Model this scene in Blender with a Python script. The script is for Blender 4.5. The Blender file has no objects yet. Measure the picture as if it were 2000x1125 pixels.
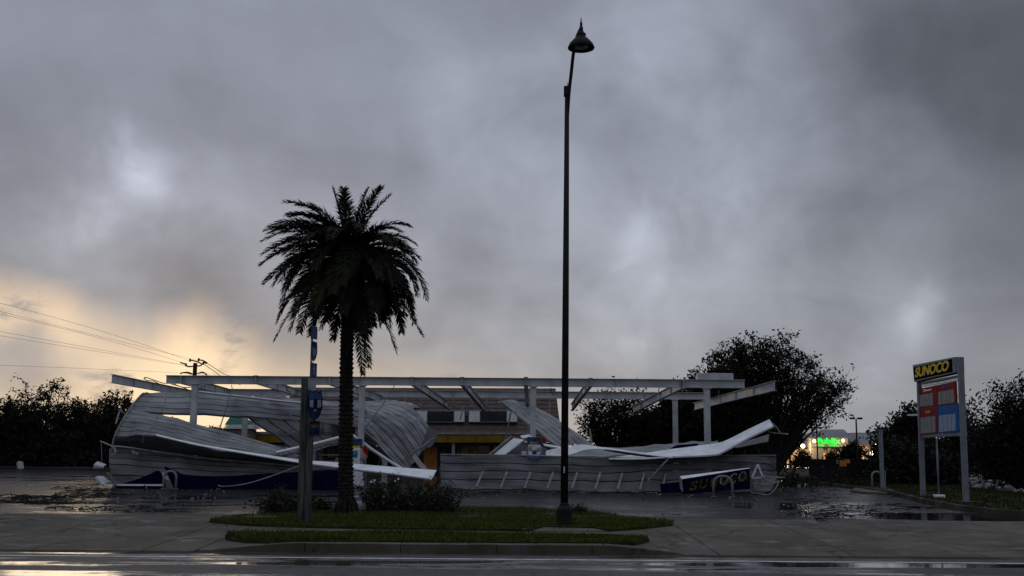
import bpy, bmesh, math, random
import numpy as np
from mathutils import Vector, Matrix, Quaternion
random.seed(7)
RNG = np.random.default_rng(11)
S = bpy.context.scene
COL = S.collection
pi = math.pi

# ------------------------------------------------------------------ camera
F_PX, U0PX, V0PX = 2200.0, 1000.0, 562.5
CAM = Vector((0, 0, 1.65))
PITCH = math.atan((885 - 562.5) / F_PX)
ROLL = 0.0079
_F = Vector((0, math.cos(PITCH), math.sin(PITCH)))
_R0, _U0 = Vector((1, 0, 0)), Vector((0, -math.sin(PITCH), math.cos(PITCH)))
_R = _R0 * math.cos(ROLL) + _U0 * math.sin(ROLL)
_U = _U0 * math.cos(ROLL) - _R0 * math.sin(ROLL)
cd = bpy.data.cameras.new('camera')
cam = bpy.data.objects.new('camera', cd)
COL.objects.link(cam)
cd.sensor_width = 36.0
cd.lens = 36.0 * F_PX / 2000.0
cd.clip_start, cd.clip_end = 0.1, 4000
mw = Matrix((( _R.x, _U.x, -_F.x, CAM.x), (_R.y, _U.y, -_F.y, CAM.y), (_R.z, _U.z, -_F.z, CAM.z), (0, 0, 0, 1)))
cam.matrix_world = mw
S.camera = cam


def ray(u, v):
    return _F + _R * ((u - U0PX) / F_PX) + _U * ((V0PX - v) / F_PX)


def P(u, v, Y):
    d = ray(u, v)
    return CAM + d * (Y / d.y)


def G(u, v, z=0.0):
    d = ray(u, v)
    return CAM + d * ((z - CAM.z) / d.z)


# ------------------------------------------------------------------ world
SUN_AZ, SUN_EL = math.radians(-17.0), math.radians(3.0)
W = bpy.data.worlds.new('World')
S.world = W
W.use_nodes = True
nt = W.node_tree
nt.nodes.clear()


def _sock(nt_, node_in, val):
    if isinstance(val, bpy.types.NodeSocket):
        nt_.links.new(val, node_in)
    elif val is not None:
        node_in.default_value = val


class NB:
    """small helper for node maths"""
    def __init__(s, tree): s.t = tree
    def m(s, op, a, b=None, c=None, clamp=False):
        n = s.t.nodes.new('ShaderNodeMath'); n.operation = op; n.use_clamp = clamp
        for i, x in enumerate((a, b, c)): _sock(s.t, n.inputs[i], x)
        return n.outputs[0]
    def v(s, op, a, b=None, scale=None):
        n = s.t.nodes.new('ShaderNodeVectorMath'); n.operation = op
        _sock(s.t, n.inputs[0], a)
        if b is not None: _sock(s.t, n.inputs[1], b)
        if scale is not None: _sock(s.t, n.inputs['Scale'], scale)
        return n.outputs['Value'] if op in ('DOT_PRODUCT', 'LENGTH', 'DISTANCE') else n.outputs[0]
    def noise(s, vec, scale, detail=4, rough=.5, dist=0.0, col=False):
        n = s.t.nodes.new('ShaderNodeTexNoise')
        if vec is not None: s.t.links.new(vec, n.inputs['Vector'])
        n.inputs['Scale'].default_value = scale; n.inputs['Detail'].default_value = detail
        n.inputs['Roughness'].default_value = rough; n.inputs['Distortion'].default_value = dist
        return n.outputs['Color'] if col else n.outputs['Fac']
    def ramp(s, fac, lo, hi, a=0.0, b=1.0, smooth=True):
        n = s.t.nodes.new('ShaderNodeMapRange')
        n.interpolation_type = 'SMOOTHSTEP' if smooth else 'LINEAR'
        for i, x in enumerate((fac, lo, hi, a, b)): _sock(s.t, n.inputs[i], x)
        return n.outputs[0]
    def mix(s, fac, a, b):
        n = s.t.nodes.new('ShaderNodeMix'); n.data_type = 'RGBA'
        _sock(s.t, n.inputs[0], fac); _sock(s.t, n.inputs[6], a); _sock(s.t, n.inputs[7], b)
        return n.outputs[2]
    def sep(s, vec):
        n = s.t.nodes.new('ShaderNodeSeparateXYZ'); s.t.links.new(vec, n.inputs[0]); return n.outputs
    def comb(s, x, y, z):
        n = s.t.nodes.new('ShaderNodeCombineXYZ')
        for i, q in enumerate((x, y, z)): _sock(s.t, n.inputs[i], q)
        return n.outputs[0]


def build_sky():
    b = NB(nt)
    tc = nt.nodes.new('ShaderNodeTexCoord')
    d = b.v('NORMALIZE', tc.outputs['Generated'])
    x, y, z = b.sep(d)
    zc = b.m('MAXIMUM', z, 0.0)
    inv = b.m('DIVIDE', 1.0, b.m('ADD', zc, 0.30))
    q = b.comb(b.m('MULTIPLY', x, inv), b.m('MULTIPLY', y, inv), 0.0)
    big = b.noise(q, 0.95, 3, .5, .3)
    mid = b.noise(q, 2.6, 5, .52, .5)
    fine = b.noise(d, 8.0, 4, .5, .5)
    wob = b.v('SCALE', b.v('SUBTRACT', b.noise(d, 6.0, 4, .55, 0, True), (0.5, 0.5, 0.5)), scale=0.16)
    dw = b.v('ADD', d, wob)
    # angle to the hidden sun
    sv = Vector((math.sin(SUN_AZ) * math.cos(SUN_EL), math.cos(SUN_AZ) * math.cos(SUN_EL), math.sin(SUN_EL)))
    ca = b.v('DOT_PRODUCT', d, tuple(sv))
    toward = b.ramp(ca, 0.45, 1.0, 0.0, 1.0, False)
    lum = b.m('ADD', b.m('MULTIPLY', toward, 0.085), 0.212)
    lum = b.m('ADD', lum, b.m('MULTIPLY', b.ramp(ca, 0.55, -0.25), 0.06))          # thinner deck on the far side of the sky
    lum = b.m('MULTIPLY', lum, b.m('ADD', 1.0, b.m('MULTIPLY', b.ramp(z, 0.38, 0.9), 1.25)))   # overcast is brightest overhead
    # cloud relief
    rel = b.m('ADD', b.m('MULTIPLY', b.m('SUBTRACT', big, .5), 0.6), b.m('MULTIPLY', b.m('SUBTRACT', mid, .5), 0.62))
    rel = b.m('ADD', rel, b.m('MULTIPLY', b.m('SUBTRACT', fine, .5), 0.52))
    lum = b.m('MULTIPLY', lum, b.m('ADD', 1.0, rel))
    puff = b.ramp(b.noise(d, 13.0, 4, .5, .4), .28, .72, .3, 1.5)
    # larger thin and thick places of the cloud deck: centre direction, sharpness, gain
    for (u, v, rad, g) in ((270, 365, 120, .42), (200, 430, 95, .30), (330, 325, 44, .34), (245, 255, 50, .2), (430, 395, 90, .12), (1270, 492, 62, .24), (1400, 462, 60, .2), (1180, 545, 80, .12),
                           (1770, 632, 38, .30), (1700, 690, 90, .15), (1010, 260, 260, .16), (1000, 20, 150, -.20), (480, 170, 150, -.16), (820, 330, 160, -.06), (1990, 40, 320, -.60), (1900, 260, 200, -.16),
                           (0, 190, 150, -.22), (300, 510, 140, -.04), (420, 560, 60, -.12), (60, 490, 90, -.08), (440, 540, 110, -.10), (1540, 230, 300, .30), (1240, 380, 130, -.10), (1000, 720, 210, .18), (1640, 720, 170, .14), (1230, 690, 60, .22)):
        c = ray(u, v).normalized()
        k = (F_PX * 1.06 / rad) ** 2
        e = b.m('EXPONENT', b.m('MULTIPLY', b.m('SUBTRACT', b.v('DOT_PRODUCT', b.v('NORMALIZE', dw), tuple(c)), 1.0), k))
        lum = b.m('MULTIPLY', lum, b.m('ADD', 1.0, b.m('MULTIPLY', b.m('MULTIPLY', e, puff), g) if g > .15 else b.m('MULTIPLY', e, g)))
    lum = b.m('MULTIPLY', b.m('MAXIMUM', lum, 0.03), 1.07)
    warmth = b.m('MULTIPLY', b.ramp(ca, 0.86, 1.0), b.ramp(z, 0.145, 0.0))
    tint = b.mix(warmth, b.mix(b.ramp(z, 0.03, 0.30), (0.945, 0.995, 1.085, 1), (0.905, 0.985, 1.20, 1)), (1.10, 0.99, 0.90, 1))
    cl = nt.nodes.new('ShaderNodeVectorMath'); cl.operation = 'SCALE'
    nt.links.new(tint, cl.inputs[0]); nt.links.new(lum, cl.inputs['Scale'])
    # gap under the deck where the low sun lights it from below
    sx, cx = math.sin(SUN_AZ), math.cos(SUN_AZ)
    lat = b.m('SUBTRACT', b.m('MULTIPLY', x, cx), b.m('MULTIPLY', y, sx))
    fwd = b.m('ADD', b.m('MULTIPLY', x, sx), b.m('MULTIPLY', y, cx))
    latw = b.m('EXPONENT', b.m('MULTIPLY', b.m('POWER', b.m('DIVIDE', b.m('ADD', lat, 0.055), 0.25), 2.0), -1.0))
    zz = b.m('ADD', b.m('ADD', z, b.m('MULTIPLY', b.m('MAXIMUM', b.m('ADD', lat, 0.10), 0.0), 0.19)), b.m('MULTIPLY', b.m('SUBTRACT', fine, .5), 0.085))
    elw = b.ramp(zz, 0.152, 0.092)
    brk = b.noise(b.comb(b.m('MULTIPLY', x, 1.0), y, b.m('MULTIPLY', z, 2.2)), 12.0, 5, .6, .4)
    brk = b.ramp(brk, 0.28, 0.46)
    for (u, v, rad, g) in ((80, 608, 90, .45), (200, 645, 80, .12), (420, 705, 80, .2), (40, 700, 75, -.95), (300, 640, 70, -.3), (235, 672, 55, -.42), (120, 735, 60, -.4), (560, 640, 90, -.3), (700, 650, 80, -.45)):
        c = ray(u, v).normalized()
        k = (F_PX * 1.06 / rad) ** 2
        e = b.m('EXPONENT', b.m('MULTIPLY', b.m('SUBTRACT', b.v('DOT_PRODUCT', b.v('NORMALIZE', dw), tuple(c)), 1.0), k))
        brk = b.m('MULTIPLY', brk, b.m('ADD', 1.0, b.m('MULTIPLY', e, g)))
    glow = b.m('MULTIPLY', b.m('MULTIPLY', latw, elw), b.m('MULTIPLY', brk, b.ramp(fwd, 0.0, 0.3)))
    gcol = b.mix(b.ramp(z, 0.14, 0.03), (1.04, 0.77, 0.52, 1), (1.14, 0.90, 0.58, 1))
    mixed = b.mix(b.m('MULTIPLY', glow, 0.96), cl.outputs[0], gcol)
    # below the horizon nothing but dull ground light
    mixed = b.mix(b.ramp(z, -0.02, -0.06), mixed, (0.04, 0.04, 0.042, 1))
    sky = nt.nodes.new('ShaderNodeTexSky')
    sky.sky_type = 'NISHITA'; sky.sun_disc = False
    sky.sun_elevation = SUN_EL; sky.sun_rotation = SUN_AZ
    sky.air_density, sky.dust_density = 1.0, 2.0
    bg1 = nt.nodes.new('ShaderNodeBackground'); bg2 = nt.nodes.new('ShaderNodeBackground')
    nt.links.new(sky.outputs[0], bg1.inputs[0]); bg1.inputs[1].default_value = 0.05
    nt.links.new(mixed, bg2.inputs[0]); bg2.inputs[1].default_value = 1.0
    mx = nt.nodes.new('ShaderNodeMixShader'); mx.inputs[0].default_value = 0.96   # the deck covers nearly all of the clear sky
    nt.links.new(bg1.outputs[0], mx.inputs[1]); nt.links.new(bg2.outputs[0], mx.inputs[2])
    out = nt.nodes.new('ShaderNodeOutputWorld')
    nt.links.new(mx.outputs[0], out.inputs[0])


build_sky()
sl = bpy.data.lights.new('sun', 'SUN')
sl.energy, sl.angle, sl.color = 0.06, math.radians(14), (1.0, 0.78, 0.52)
so = bpy.data.objects.new('sun', sl)
COL.objects.link(so)
so.rotation_euler = Vector((-math.sin(SUN_AZ) * math.cos(SUN_EL), -math.cos(SUN_AZ) * math.cos(SUN_EL), -math.sin(SUN_EL))).to_track_quat('-Z', 'Y').to_euler()
S.view_settings.view_transform = 'Standard'
S.view_settings.look = 'None'
S.view_settings.exposure = 0.0
S.view_settings.gamma = 1.0
S.view_settings.use_curve_mapping = False
S.render.engine = 'CYCLES'
S.cycles.use_denoising = True
S.cycles.max_bounces = 6
S.cycles.transparent_max_bounces = 8

# ------------------------------------------------------------------ materials
MATS = {}


def mat(name, col, rough=.6, metal=0.0, spec=.5, var=.18, scale=3.0, bump=0.0, bscale=30.0, rand=0.0, rvar=0.0, col2=None, stretch=(1, 1, 1)):
    m = bpy.data.materials.new(name)
    m.use_nodes = True
    t = m.node_tree
    b = NB(t)
    p = t.nodes['Principled BSDF']
    p.inputs['Metallic'].default_value = metal
    p.inputs['Specular IOR Level'].default_value = spec
    tc = t.nodes.new('ShaderNodeTexCoord')
    co = b.v('MULTIPLY', tc.outputs['Object'], stretch)
    n = b.noise(co, scale, 6, .6)
    c2 = col2 if col2 else tuple(c * (1 - var * 2.2) for c in col)
    fac = b.ramp(n, 0.3, 0.7)
    c = b.mix(fac, (*c2, 1), (*[min(1, q * (1 + var * .5)) for q in col], 1))
    if rand:
        oi = t.nodes.new('ShaderNodeObjectInfo')
        hs = t.nodes.new('ShaderNodeHueSaturation')
        t.links.new(b.ramp(oi.outputs['Random'], 0, 1, 1 - rand, 1 + rand, False), hs.inputs['Value'])
        t.links.new(c, hs.inputs['Color'])
        c = hs.outputs[0]
    t.links.new(c, p.inputs['Base Color'])
    if rvar:
        t.links.new(b.ramp(n, .3, .7, rough - rvar, rough + rvar), p.inputs['Roughness'])
    else:
        p.inputs['Roughness'].default_value = rough
    if bump:
        bn = t.nodes.new('ShaderNodeBump')
        bn.inputs['Strength'].default_value = bump
        bn.inputs['Distance'].default_value = 0.02
        t.links.new(b.noise(co, bscale, 5, .6), bn.inputs['Height'])
        t.links.new(bn.outputs[0], p.inputs['Normal'])
    MATS[name] = m
    return m


def emit(name, col, strength):
    m = bpy.data.materials.new(name)
    m.use_nodes = True
    p = m.node_tree.nodes['Principled BSDF']
    p.inputs['Base Color'].default_value = (*[min(1, c * .5) for c in col], 1)
    p.inputs['Emission Color'].default_value = (*col, 1)
    p.inputs['Emission Strength'].default_value = strength
    return m


def wet(name, dry, wetc, scale, thr, soft, r_wet, r_dry, stretch=(1, 1, 1), bump=.3, bscale=40.0, fine=.25, puddles=(), spec=.3, rip=.03, stain=.4):
    """paving with a film of rain: smooth where water stands, rough where the stone shows through"""
    m = bpy.data.materials.new(name)
    m.use_nodes = True
    t = m.node_tree
    b = NB(t)
    p = t.nodes['Principled BSDF']
    tc = t.nodes.new('ShaderNodeTexCoord')
    co = tc.outputs['Object']
    cs = b.v('MULTIPLY', co, stretch)
    n = b.m('ADD', b.noise(cs, scale, 5, .55, .4), b.m('MULTIPLY', b.m('SUBTRACT', b.noise(co, scale * 7, 4, .6), .5), fine))
    for (px, py, rx, ry, g) in puddles:      # low places in the paving
        q = b.v('LENGTH', b.v('DIVIDE', b.v('SUBTRACT', co, (px, py, 0)), (rx, ry, 50.0)))
        n = b.m('ADD', n, b.m('MULTIPLY', b.ramp(q, 1.25, 0.5), g))
    w = b.ramp(n, thr - soft, thr + soft)
    gr = b.noise(co, 55.0, 3, .7)
    pat = b.noise(co, 0.7, 6, .62)
    c = b.mix(b.ramp(pat, .3, .7), (*[q * .72 for q in dry], 1), (*dry, 1))
    c = b.mix(b.m('MULTIPLY', b.ramp(gr, .45, .75), .35), c, (*[min(1, q * 1.6) for q in dry], 1))
    st = b.ramp(b.noise(b.v('MULTIPLY', co, (1.6, .5, 1)), .55, 6, .68, .8), .46, .62)
    c = b.mix(b.m('MULTIPLY', st, stain), c, (*[q * .45 for q in dry], 1))
    vo = t.nodes.new('ShaderNodeTexVoronoi'); vo.feature = 'DISTANCE_TO_EDGE'; vo.inputs['Scale'].default_value = .34
    t.links.new(b.v('ADD', co, b.v('SCALE', b.noise(co, 1.1, 5, .6, 0, True), scale=.9)), vo.inputs['Vector'])
    c = b.mix(b.m('MULTIPLY', b.ramp(vo.outputs['Distance'], .012, .004), min(1, stain * 1.6)), c, (*[q * .3 for q in dry], 1))
    c = b.mix(w, c, (*wetc, 1))
    t.links.new(c, p.inputs['Base Color'])
    t.links.new(b.ramp(w, 0, 1, r_dry, r_wet, False), p.inputs['Roughness'])
    bn = t.nodes.new('ShaderNodeBump')
    bn.inputs['Distance'].default_value = 0.012
    t.links.new(b.ramp(w, 0, 1, bump, bump * .02, False), bn.inputs['Strength'])
    t.links.new(b.noise(co, bscale, 5, .65), bn.inputs['Height'])
    bn2 = t.nodes.new('ShaderNodeBump')
    bn2.inputs['Distance'].default_value = 0.02
    t.links.new(b.m('MULTIPLY', w, rip), bn2.inputs['Strength'])
    t.links.new(b.noise(b.v('MULTIPLY', co, (1, 3.0, 1)), 2.2, 3, .5), bn2.inputs['Height'])
    t.links.new(bn.outputs[0], bn2.inputs['Normal'])
    t.links.new(bn2.outputs[0], p.inputs['Normal'])
    t.links.new(b.ramp(w, 0, 1, spec * .03, .5, False), p.inputs['Specular IOR Level'])
    MATS[name] = m
    return m


M_STEEL = mat('painted_steel', (.40, .42, .44), .45, 0, .4, .12, 1.6, .06, 20, rand=.04)
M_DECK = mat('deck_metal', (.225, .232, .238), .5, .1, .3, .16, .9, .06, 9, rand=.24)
M_DECKD = mat('deck_metal_shaded', (.12, .123, .13), .55, .1, .2, .16, .9, .06, 9, rand=.24)  # darker copy of deck_metal; shade on tucked and lower sheets is in the colour
M_WHITE = mat('white_fascia', (.72, .74, .76), .5, 0, .3, .10, 2.2, .05, 12)
M_GREYT = mat('grey_trim', (.24, .24, .245), .6, 0, .3, .2, 4)
M_BLUE = mat('blue_fascia', (.0026, .0042, .020), .8, 0, 0, .25, 2)
M_LITTER = mat('dirty_metal', (.10, .10, .10), .7, .1, .2, .3, 6)
M_YELL = mat('yellow_letter', (.62, .42, .014), .6, 0, .12, .1, 5)
M_YDULL = mat('dimmed_yellow', (.075, .060, .010), .8, 0, .03, .5, 6)  # letter yellow darkened; the shadow over the fallen sign is in the colour
M_BROKEN = mat('broken_letter_face', (.15, .15, .12), .7, 0, .05, .5, 6)
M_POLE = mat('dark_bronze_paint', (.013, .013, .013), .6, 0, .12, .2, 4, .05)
M_WOODP = mat('weathered_post', (.07, .07, .066), .9, 0, .05, .3, 4, .3, 40, stretch=(4, 4, .4))
M_SBLUE = mat('sign_blue', (.030, .062, .15), .6, 0, .15, .25, 6)
M_RUST = mat('faded_orange', (.16, .06, .02), .7, 0, .05, .3, 6)
M_SDULL = mat('sign_blue_dull', (.012, .018, .06), .7, 0, .05, .3, 8)  # darker copy of sign_blue; weaker light on the lower plates is in the colour
M_DECKW = mat('deck_metal_dimmed', (.112, .116, .122), .55, .1, .2, .14, 1.1, .05, 9, rand=.11)  # darker copy of deck_metal; dimmer light on the upright sheet is in the colour
M_SRED = mat('sign_red', (.22, .012, .022), .7, 0, .08, .15, 6)
M_SWHT = mat('sign_white', (.6, .62, .64), .45, 0, .4, .1, 6)
M_SGREY = mat('sign_back_grey', (.22, .24, .27), .5, .2, .4, .2, 6)
M_SLOT = mat('price_slot', (.26, .255, .245), .7, 0, .08, .12, 5)
M_SLOTB = mat('price_slot_blue', (.27, .34, .47), .7, 0, .08, .08, 5)
M_PBLUE = mat('price_blue', (.015, .11, .32), .7, 0, .08, .1, 5)
M_SIGNF = mat('sign_frame_grey', (.17, .19, .22), .65, 0, .15, .1, 3, .05)
M_TRUNK = mat('bark', (.022, .019, .016), .9, 0, .2, .3, 6, .5, 30)
M_PTRUNK = mat('palm_bark', (.024, .019, .016), .9, 0, .2, .35, 10, .6, 30)
M_ORANGE = mat('orange_panel', (.55, .20, .035), .6, 0, .3, .15, 3)
M_YBAND = mat('yellow_band', (.19, .12, .012), .65, 0, .08, .15, 1.5)
M_ROOF = mat('brown_shingle', (.105, .078, .070), .9, 0, .1, .14, 3, .2, 20, rand=.07)
M_WALLB = mat('store_wall', (.16, .14, .12), .8, 0, .3, .2, 1)
M_DARKG = mat('dark_glass', (.012, .012, .014), .12, 0, .5, .2, 1)
M_GREEN = mat('green_roof', (.010, .10, .062), .6, 0, .15, .15, 1)
M_CONC = wet('sidewalk_concrete', (.125, .115, .096), (.080, .074, .064), 1.3, .66, .12, .5, .8, bump=.25, bscale=60)
M_KERB = wet('kerb_concrete', (.066, .058, .046), (.045, .041, .034), 1.3, .64, .15, .45, .7, bump=.3, bscale=50)
M_ASPH = wet('road_asphalt', (.095, .092, .088), (.030, .030, .030), .8, .56, .05, .05, .42, stretch=(.22, 1.5, 1), bump=.35, bscale=90, fine=.12,
             puddles=((9.5, 17.6, 9.0, .30, .24), (4.5, 17.45, 3.0, .22, .22), (-8.0, 17.6, 2.4, .28, .07), (-6.6, 15.9, 2.2, .16, .09), (-3.2, 17.1, 1.2, .22, .18), (6, 15.35, 9, .3, .22)))
M_LOT = wet('lot_asphalt', (.022, .0225, .024), (.012, .012, .013), .45, .63, .06, .05, .22, stretch=(.35, 1.1, 1), bump=.35, bscale=70, fine=.3,
            puddles=((9.4, 32.0, 3.6, 4.6, .22), (12.0, 27.2, 5.5, 1.9, .32), (16, 25.4, 6.0, 1.2, .3), (-14, 60, 14, 16, .15), (-9, 33, 7, 5, .15), (-2, 36, 4, 3, .03)), rip=.16)
M_FARLOT = wet('far_asphalt', (.05, .05, .052), (.02, .02, .021), .3, .52, .08, .08, .35, stretch=(.3, 1, 1), bump=.2, bscale=40)
M_SOIL = mat('lawn_soil', (.026, .028, .009), .9, 0, .15, .3, 2.5, .5, 40)
M_GROUND = mat('ground_dirt', (.035, .04, .022), .95, 0, .1, .3, .2, .3, 5)
M_PAINT = mat('road_paint', (.62, .62, .60), .5, 0, .3, .2, 3, .1, 40)
M_STORE2 = mat('supermarket_wall', (.42, .37, .32), .8, 0, .2, .1, .5)
M_STORE3 = mat('supermarket_roof', (.19, .19, .195), .8, 0, .2, .1, .3)
M_BLACKF = mat('black_screen', (.010, .010, .011), .8, 0, .2, .3, 2)


def leafmat(name, a, bcol, trans=.25):
    m = bpy.data.materials.new(name)
    m.use_nodes = True
    t = m.node_tree
    b = NB(t)
    p = t.nodes['Principled BSDF']
    p.inputs['Roughness'].default_value = .55
    p.inputs['Specular IOR Level'].default_value = .12
    tc = t.nodes.new('ShaderNodeTexCoord')
    n = b.noise(tc.outputs['Object'], 1.2, 5, .7)
    gi = t.nodes.new('ShaderNodeNewGeometry')
    n2 = b.m('ADD', b.m('MULTIPLY', n, .6), b.m('MULTIPLY', gi.outputs['Random Per Island'], .4))
    c = b.mix(b.ramp(n2, .25, .75), (*a, 1), (*bcol, 1))
    t.links.new(c, p.inputs['Base Color'])
    tr = t.nodes.new('ShaderNodeBsdfTranslucent')
    t.links.new(c, tr.inputs[0])
    mx = t.nodes.new('ShaderNodeMixShader')
    mx.inputs[0].default_value = trans
    out = t.nodes['Material Output']
    t.links.new(p.outputs[0], mx.inputs[1]); t.links.new(tr.outputs[0], mx.inputs[2])
    t.links.new(mx.outputs[0], out.inputs[0])
    return m


M_LEAF = leafmat('leaf_dark', (.007, .009, .005), (.016, .018, .009))
M_LEAF2 = leafmat('leaf_olive', (.008, .0085, .0045), (.018, .018, .009))
M_PALM = leafmat('palm_leaf', (.008, .011, .005), (.018, .022, .009), .2)
M_PALMD = leafmat('palm_leaf_yellowed', (.020, .018, .006), (.034, .028, .009), .2)
M_BUSH = leafmat('bush_leaf', (.010, .014, .006), (.026, .032, .014))
M_FLOW = leafmat('pale_blossom', (.14, .11, .11), (.26, .22, .21))
M_GRASS = leafmat('grass_blade', (.028, .045, .004), (.064, .086, .008), .3)

M_GRASS2 = leafmat('grass_blade_dark', (.012, .020, .003), (.026, .036, .005), .3)

# ------------------------------------------------------------------ mesh helpers


class MB:
    def __init__(s):
        s.v, s.f, s.mi = [], [], []
        s.cur = 0

    def add(s, vs, fs):
        o = len(s.v)
        s.v.extend([tuple(p) for p in vs])
        for f in fs:
            s.f.append(tuple(i + o for i in f)); s.mi.append(s.cur)
        return s

    def box(s, lo, hi):
        (a, b, c), (d, e, f) = lo, hi
        return s.add([(a, b, c), (d, b, c), (d, e, c), (a, e, c), (a, b, f), (d, b, f), (d, e, f), (a, e, f)],
                     [(0, 3, 2, 1), (4, 5, 6, 7), (0, 1, 5, 4), (1, 2, 6, 5), (2, 3, 7, 6), (3, 0, 4, 7)])

    def hexa(s, p):
        return s.add(p, [(0, 3, 2, 1), (4, 5, 6, 7), (0, 1, 5, 4), (1, 2, 6, 5), (2, 3, 7, 6), (3, 0, 4, 7)])

    def bar(s, p, q, w, h, up=(0, 0, 1)):
        """rectangular bar from p to q; w across, h along up"""
        p, q = Vector(p), Vector(q)
        d = (q - p).normalized()
        r = d.cross(Vector(up))
        if r.length < 1e-4: r = d.cross(Vector((1, 0, 0)))
        r.normalize()
        u = r.cross(d).normalized()
        r, u = r * (w / 2), u * (h / 2)
        return s.hexa([p - r - u, p + r - u, p + r + u, p - r + u, q - r - u, q + r - u, q + r + u, q - r + u])

    def ibeam(s, p, q, w, h, t=.022):
        """steel I section, top flange on the line p-q"""
        p, q = Vector(p), Vector(q)
        z = Vector((0, 0, 1))
        s.bar(p - z * (t / 2), q - z * (t / 2), w, t)
        s.bar(p - z * (h - t / 2), q - z * (h - t / 2), w, t)
        d = (q - p).normalized() * .003
        s.bar(p + d - z * (h / 2), q - d - z * (h / 2), t, h - 2 * t)
        return s

    def tube(s, pts, rad, n=8, cap=True):
        pts = [Vector(p) for p in pts]
        if not hasattr(rad, '__len__'): rad = [rad] * len(pts)
        o = len(s.v)
        prev = None
        for i, p in enumerate(pts):
            d = (pts[min(i + 1, len(pts) - 1)] - pts[max(i - 1, 0)])
            if d.length < 1e-9: d = Vector((0, 0, 1))
            d.normalize()
            if prev is None:
                a = d.orthogonal().normalized()
            else:
                a = (prev - d * prev.dot(d))
                a = a.normalized() if a.length > 1e-6 else d.orthogonal().normalized()
            prev = a
            b = d.cross(a)
            for k in range(n):
                t = 2 * pi * k / n
                s.v.append(tuple(p + (a * math.cos(t) + b * math.sin(t)) * rad[i]))
        for i in range(len(pts) - 1):
            for k in range(n):
                k2 = (k + 1) % n
                s.f.append((o + i * n + k, o + i * n + k2, o + (i + 1) * n + k2, o + (i + 1) * n + k)); s.mi.append(s.cur)
        if cap:
            s.f.append(tuple(o + k for k in reversed(range(n)))); s.mi.append(s.cur)
            e = o + (len(pts) - 1) * n
            s.f.append(tuple(e + k for k in range(n))); s.mi.append(s.cur)
        return s

    def lathe(s, base, prof, n=24, axis=None):
        """prof: (radius, height) pairs turned about the vertical through base"""
        base = Vector(base)
        A = axis.to_track_quat('Z', 'Y') if axis is not None else Quaternion()
        o = len(s.v)
        for r, h in prof:
            for k in range(n):
                t = 2 * pi * k / n
                s.v.append(tuple(base + A @ Vector((r * math.cos(t), r * math.sin(t), h))))
        for i in range(len(prof) - 1):
            for k in range(n):
                k2 = (k + 1) % n
                s.f.append((o + i * n + k, o + i * n + k2, o + (i + 1) * n + k2, o + (i + 1) * n + k)); s.mi.append(s.cur)
        return s

    def poly(s, pts, z0, z1):
        """flat polygon (list of xy) extruded from z0 to z1"""
        n = len(pts)
        ar = sum(pts[i][0] * pts[(i + 1) % n][1] - pts[(i + 1) % n][0] * pts[i][1] for i in range(n))
        if ar < 0: pts = pts[::-1]
        return s.add([(p[0], p[1], z0) for p in pts] + [(p[0], p[1], z1) for p in pts],
                     [tuple(reversed(range(n))), tuple(range(n, 2 * n))] + [(i, (i + 1) % n, n + (i + 1) % n, n + i) for i in range(n)])

    def slab(s, pts3, back):
        """planar polygon of 3D points given depth along vector back"""
        n = len(pts3)
        b = Vector(back)
        return s.add(list(pts3) + [Vector(p) + b for p in pts3],
                     [tuple(range(n)), tuple(reversed(range(n, 2 * n)))] + [((i + 1) % n, i, n + i, n + (i + 1) % n) for i in range(n)])

    def band(s, A, B, thick, face=None):
        """sheet between two polylines with real thickness"""
        n = len(A)
        A = [Vector(a) for a in A]; B = [Vector(b) for b in B]
        nr = []
        for i in range(n):
            t = A[min(i + 1, n - 1)] - A[max(i - 1, 0)]
            w = t.cross(B[i] - A[i])
            w = w.normalized() if w.length > 1e-9 else Vector((0, 1, 0))
            if w.dot(CAM - A[i]) > 0: w = -w
            nr.append(w * thick)
        o = A + B + [A[i] + nr[i] for i in range(n)] + [B[i] + nr[i] for i in range(n)]
        f = []
        for i in range(n - 1):
            f += [(i, i + 1, n + i + 1, n + i), (2 * n + i, 3 * n + i, 3 * n + i + 1, 2 * n + i + 1),
                  (i, 2 * n + i, 2 * n + i + 1, i + 1), (n + i, n + i + 1, 3 * n + i + 1, 3 * n + i)]
        f += [(0, n, 3 * n, 2 * n), (n - 1, 2 * n + n - 1, 3 * n + n - 1, n + n - 1)]
        return s.add(o, f)

    def mesh(s, name, mats, origin=(0, 0, 0), smooth=False):
        me = bpy.data.meshes.new(name)
        O = Vector(origin)
        vs = [(p[0] - O.x, p[1] - O.y, p[2] - O.z) for p in s.v] if O.length else s.v
        me.from_pydata(vs, [], s.f)
        if not isinstance(mats, (list, tuple)): mats = [mats]
        for m_ in mats: me.materials.append(m_)
        if len(mats) > 1: me.polygons.foreach_set('material_index', s.mi)
        if smooth: me.polygons.foreach_set('use_smooth', [True] * len(s.f))
        bm = bmesh.new(); bm.from_mesh(me)
        if len(s.f) < 20000: bmesh.ops.recalc_face_normals(bm, faces=bm.faces)
        bm.to_mesh(me); bm.free()
        me.update()
        return me

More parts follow.
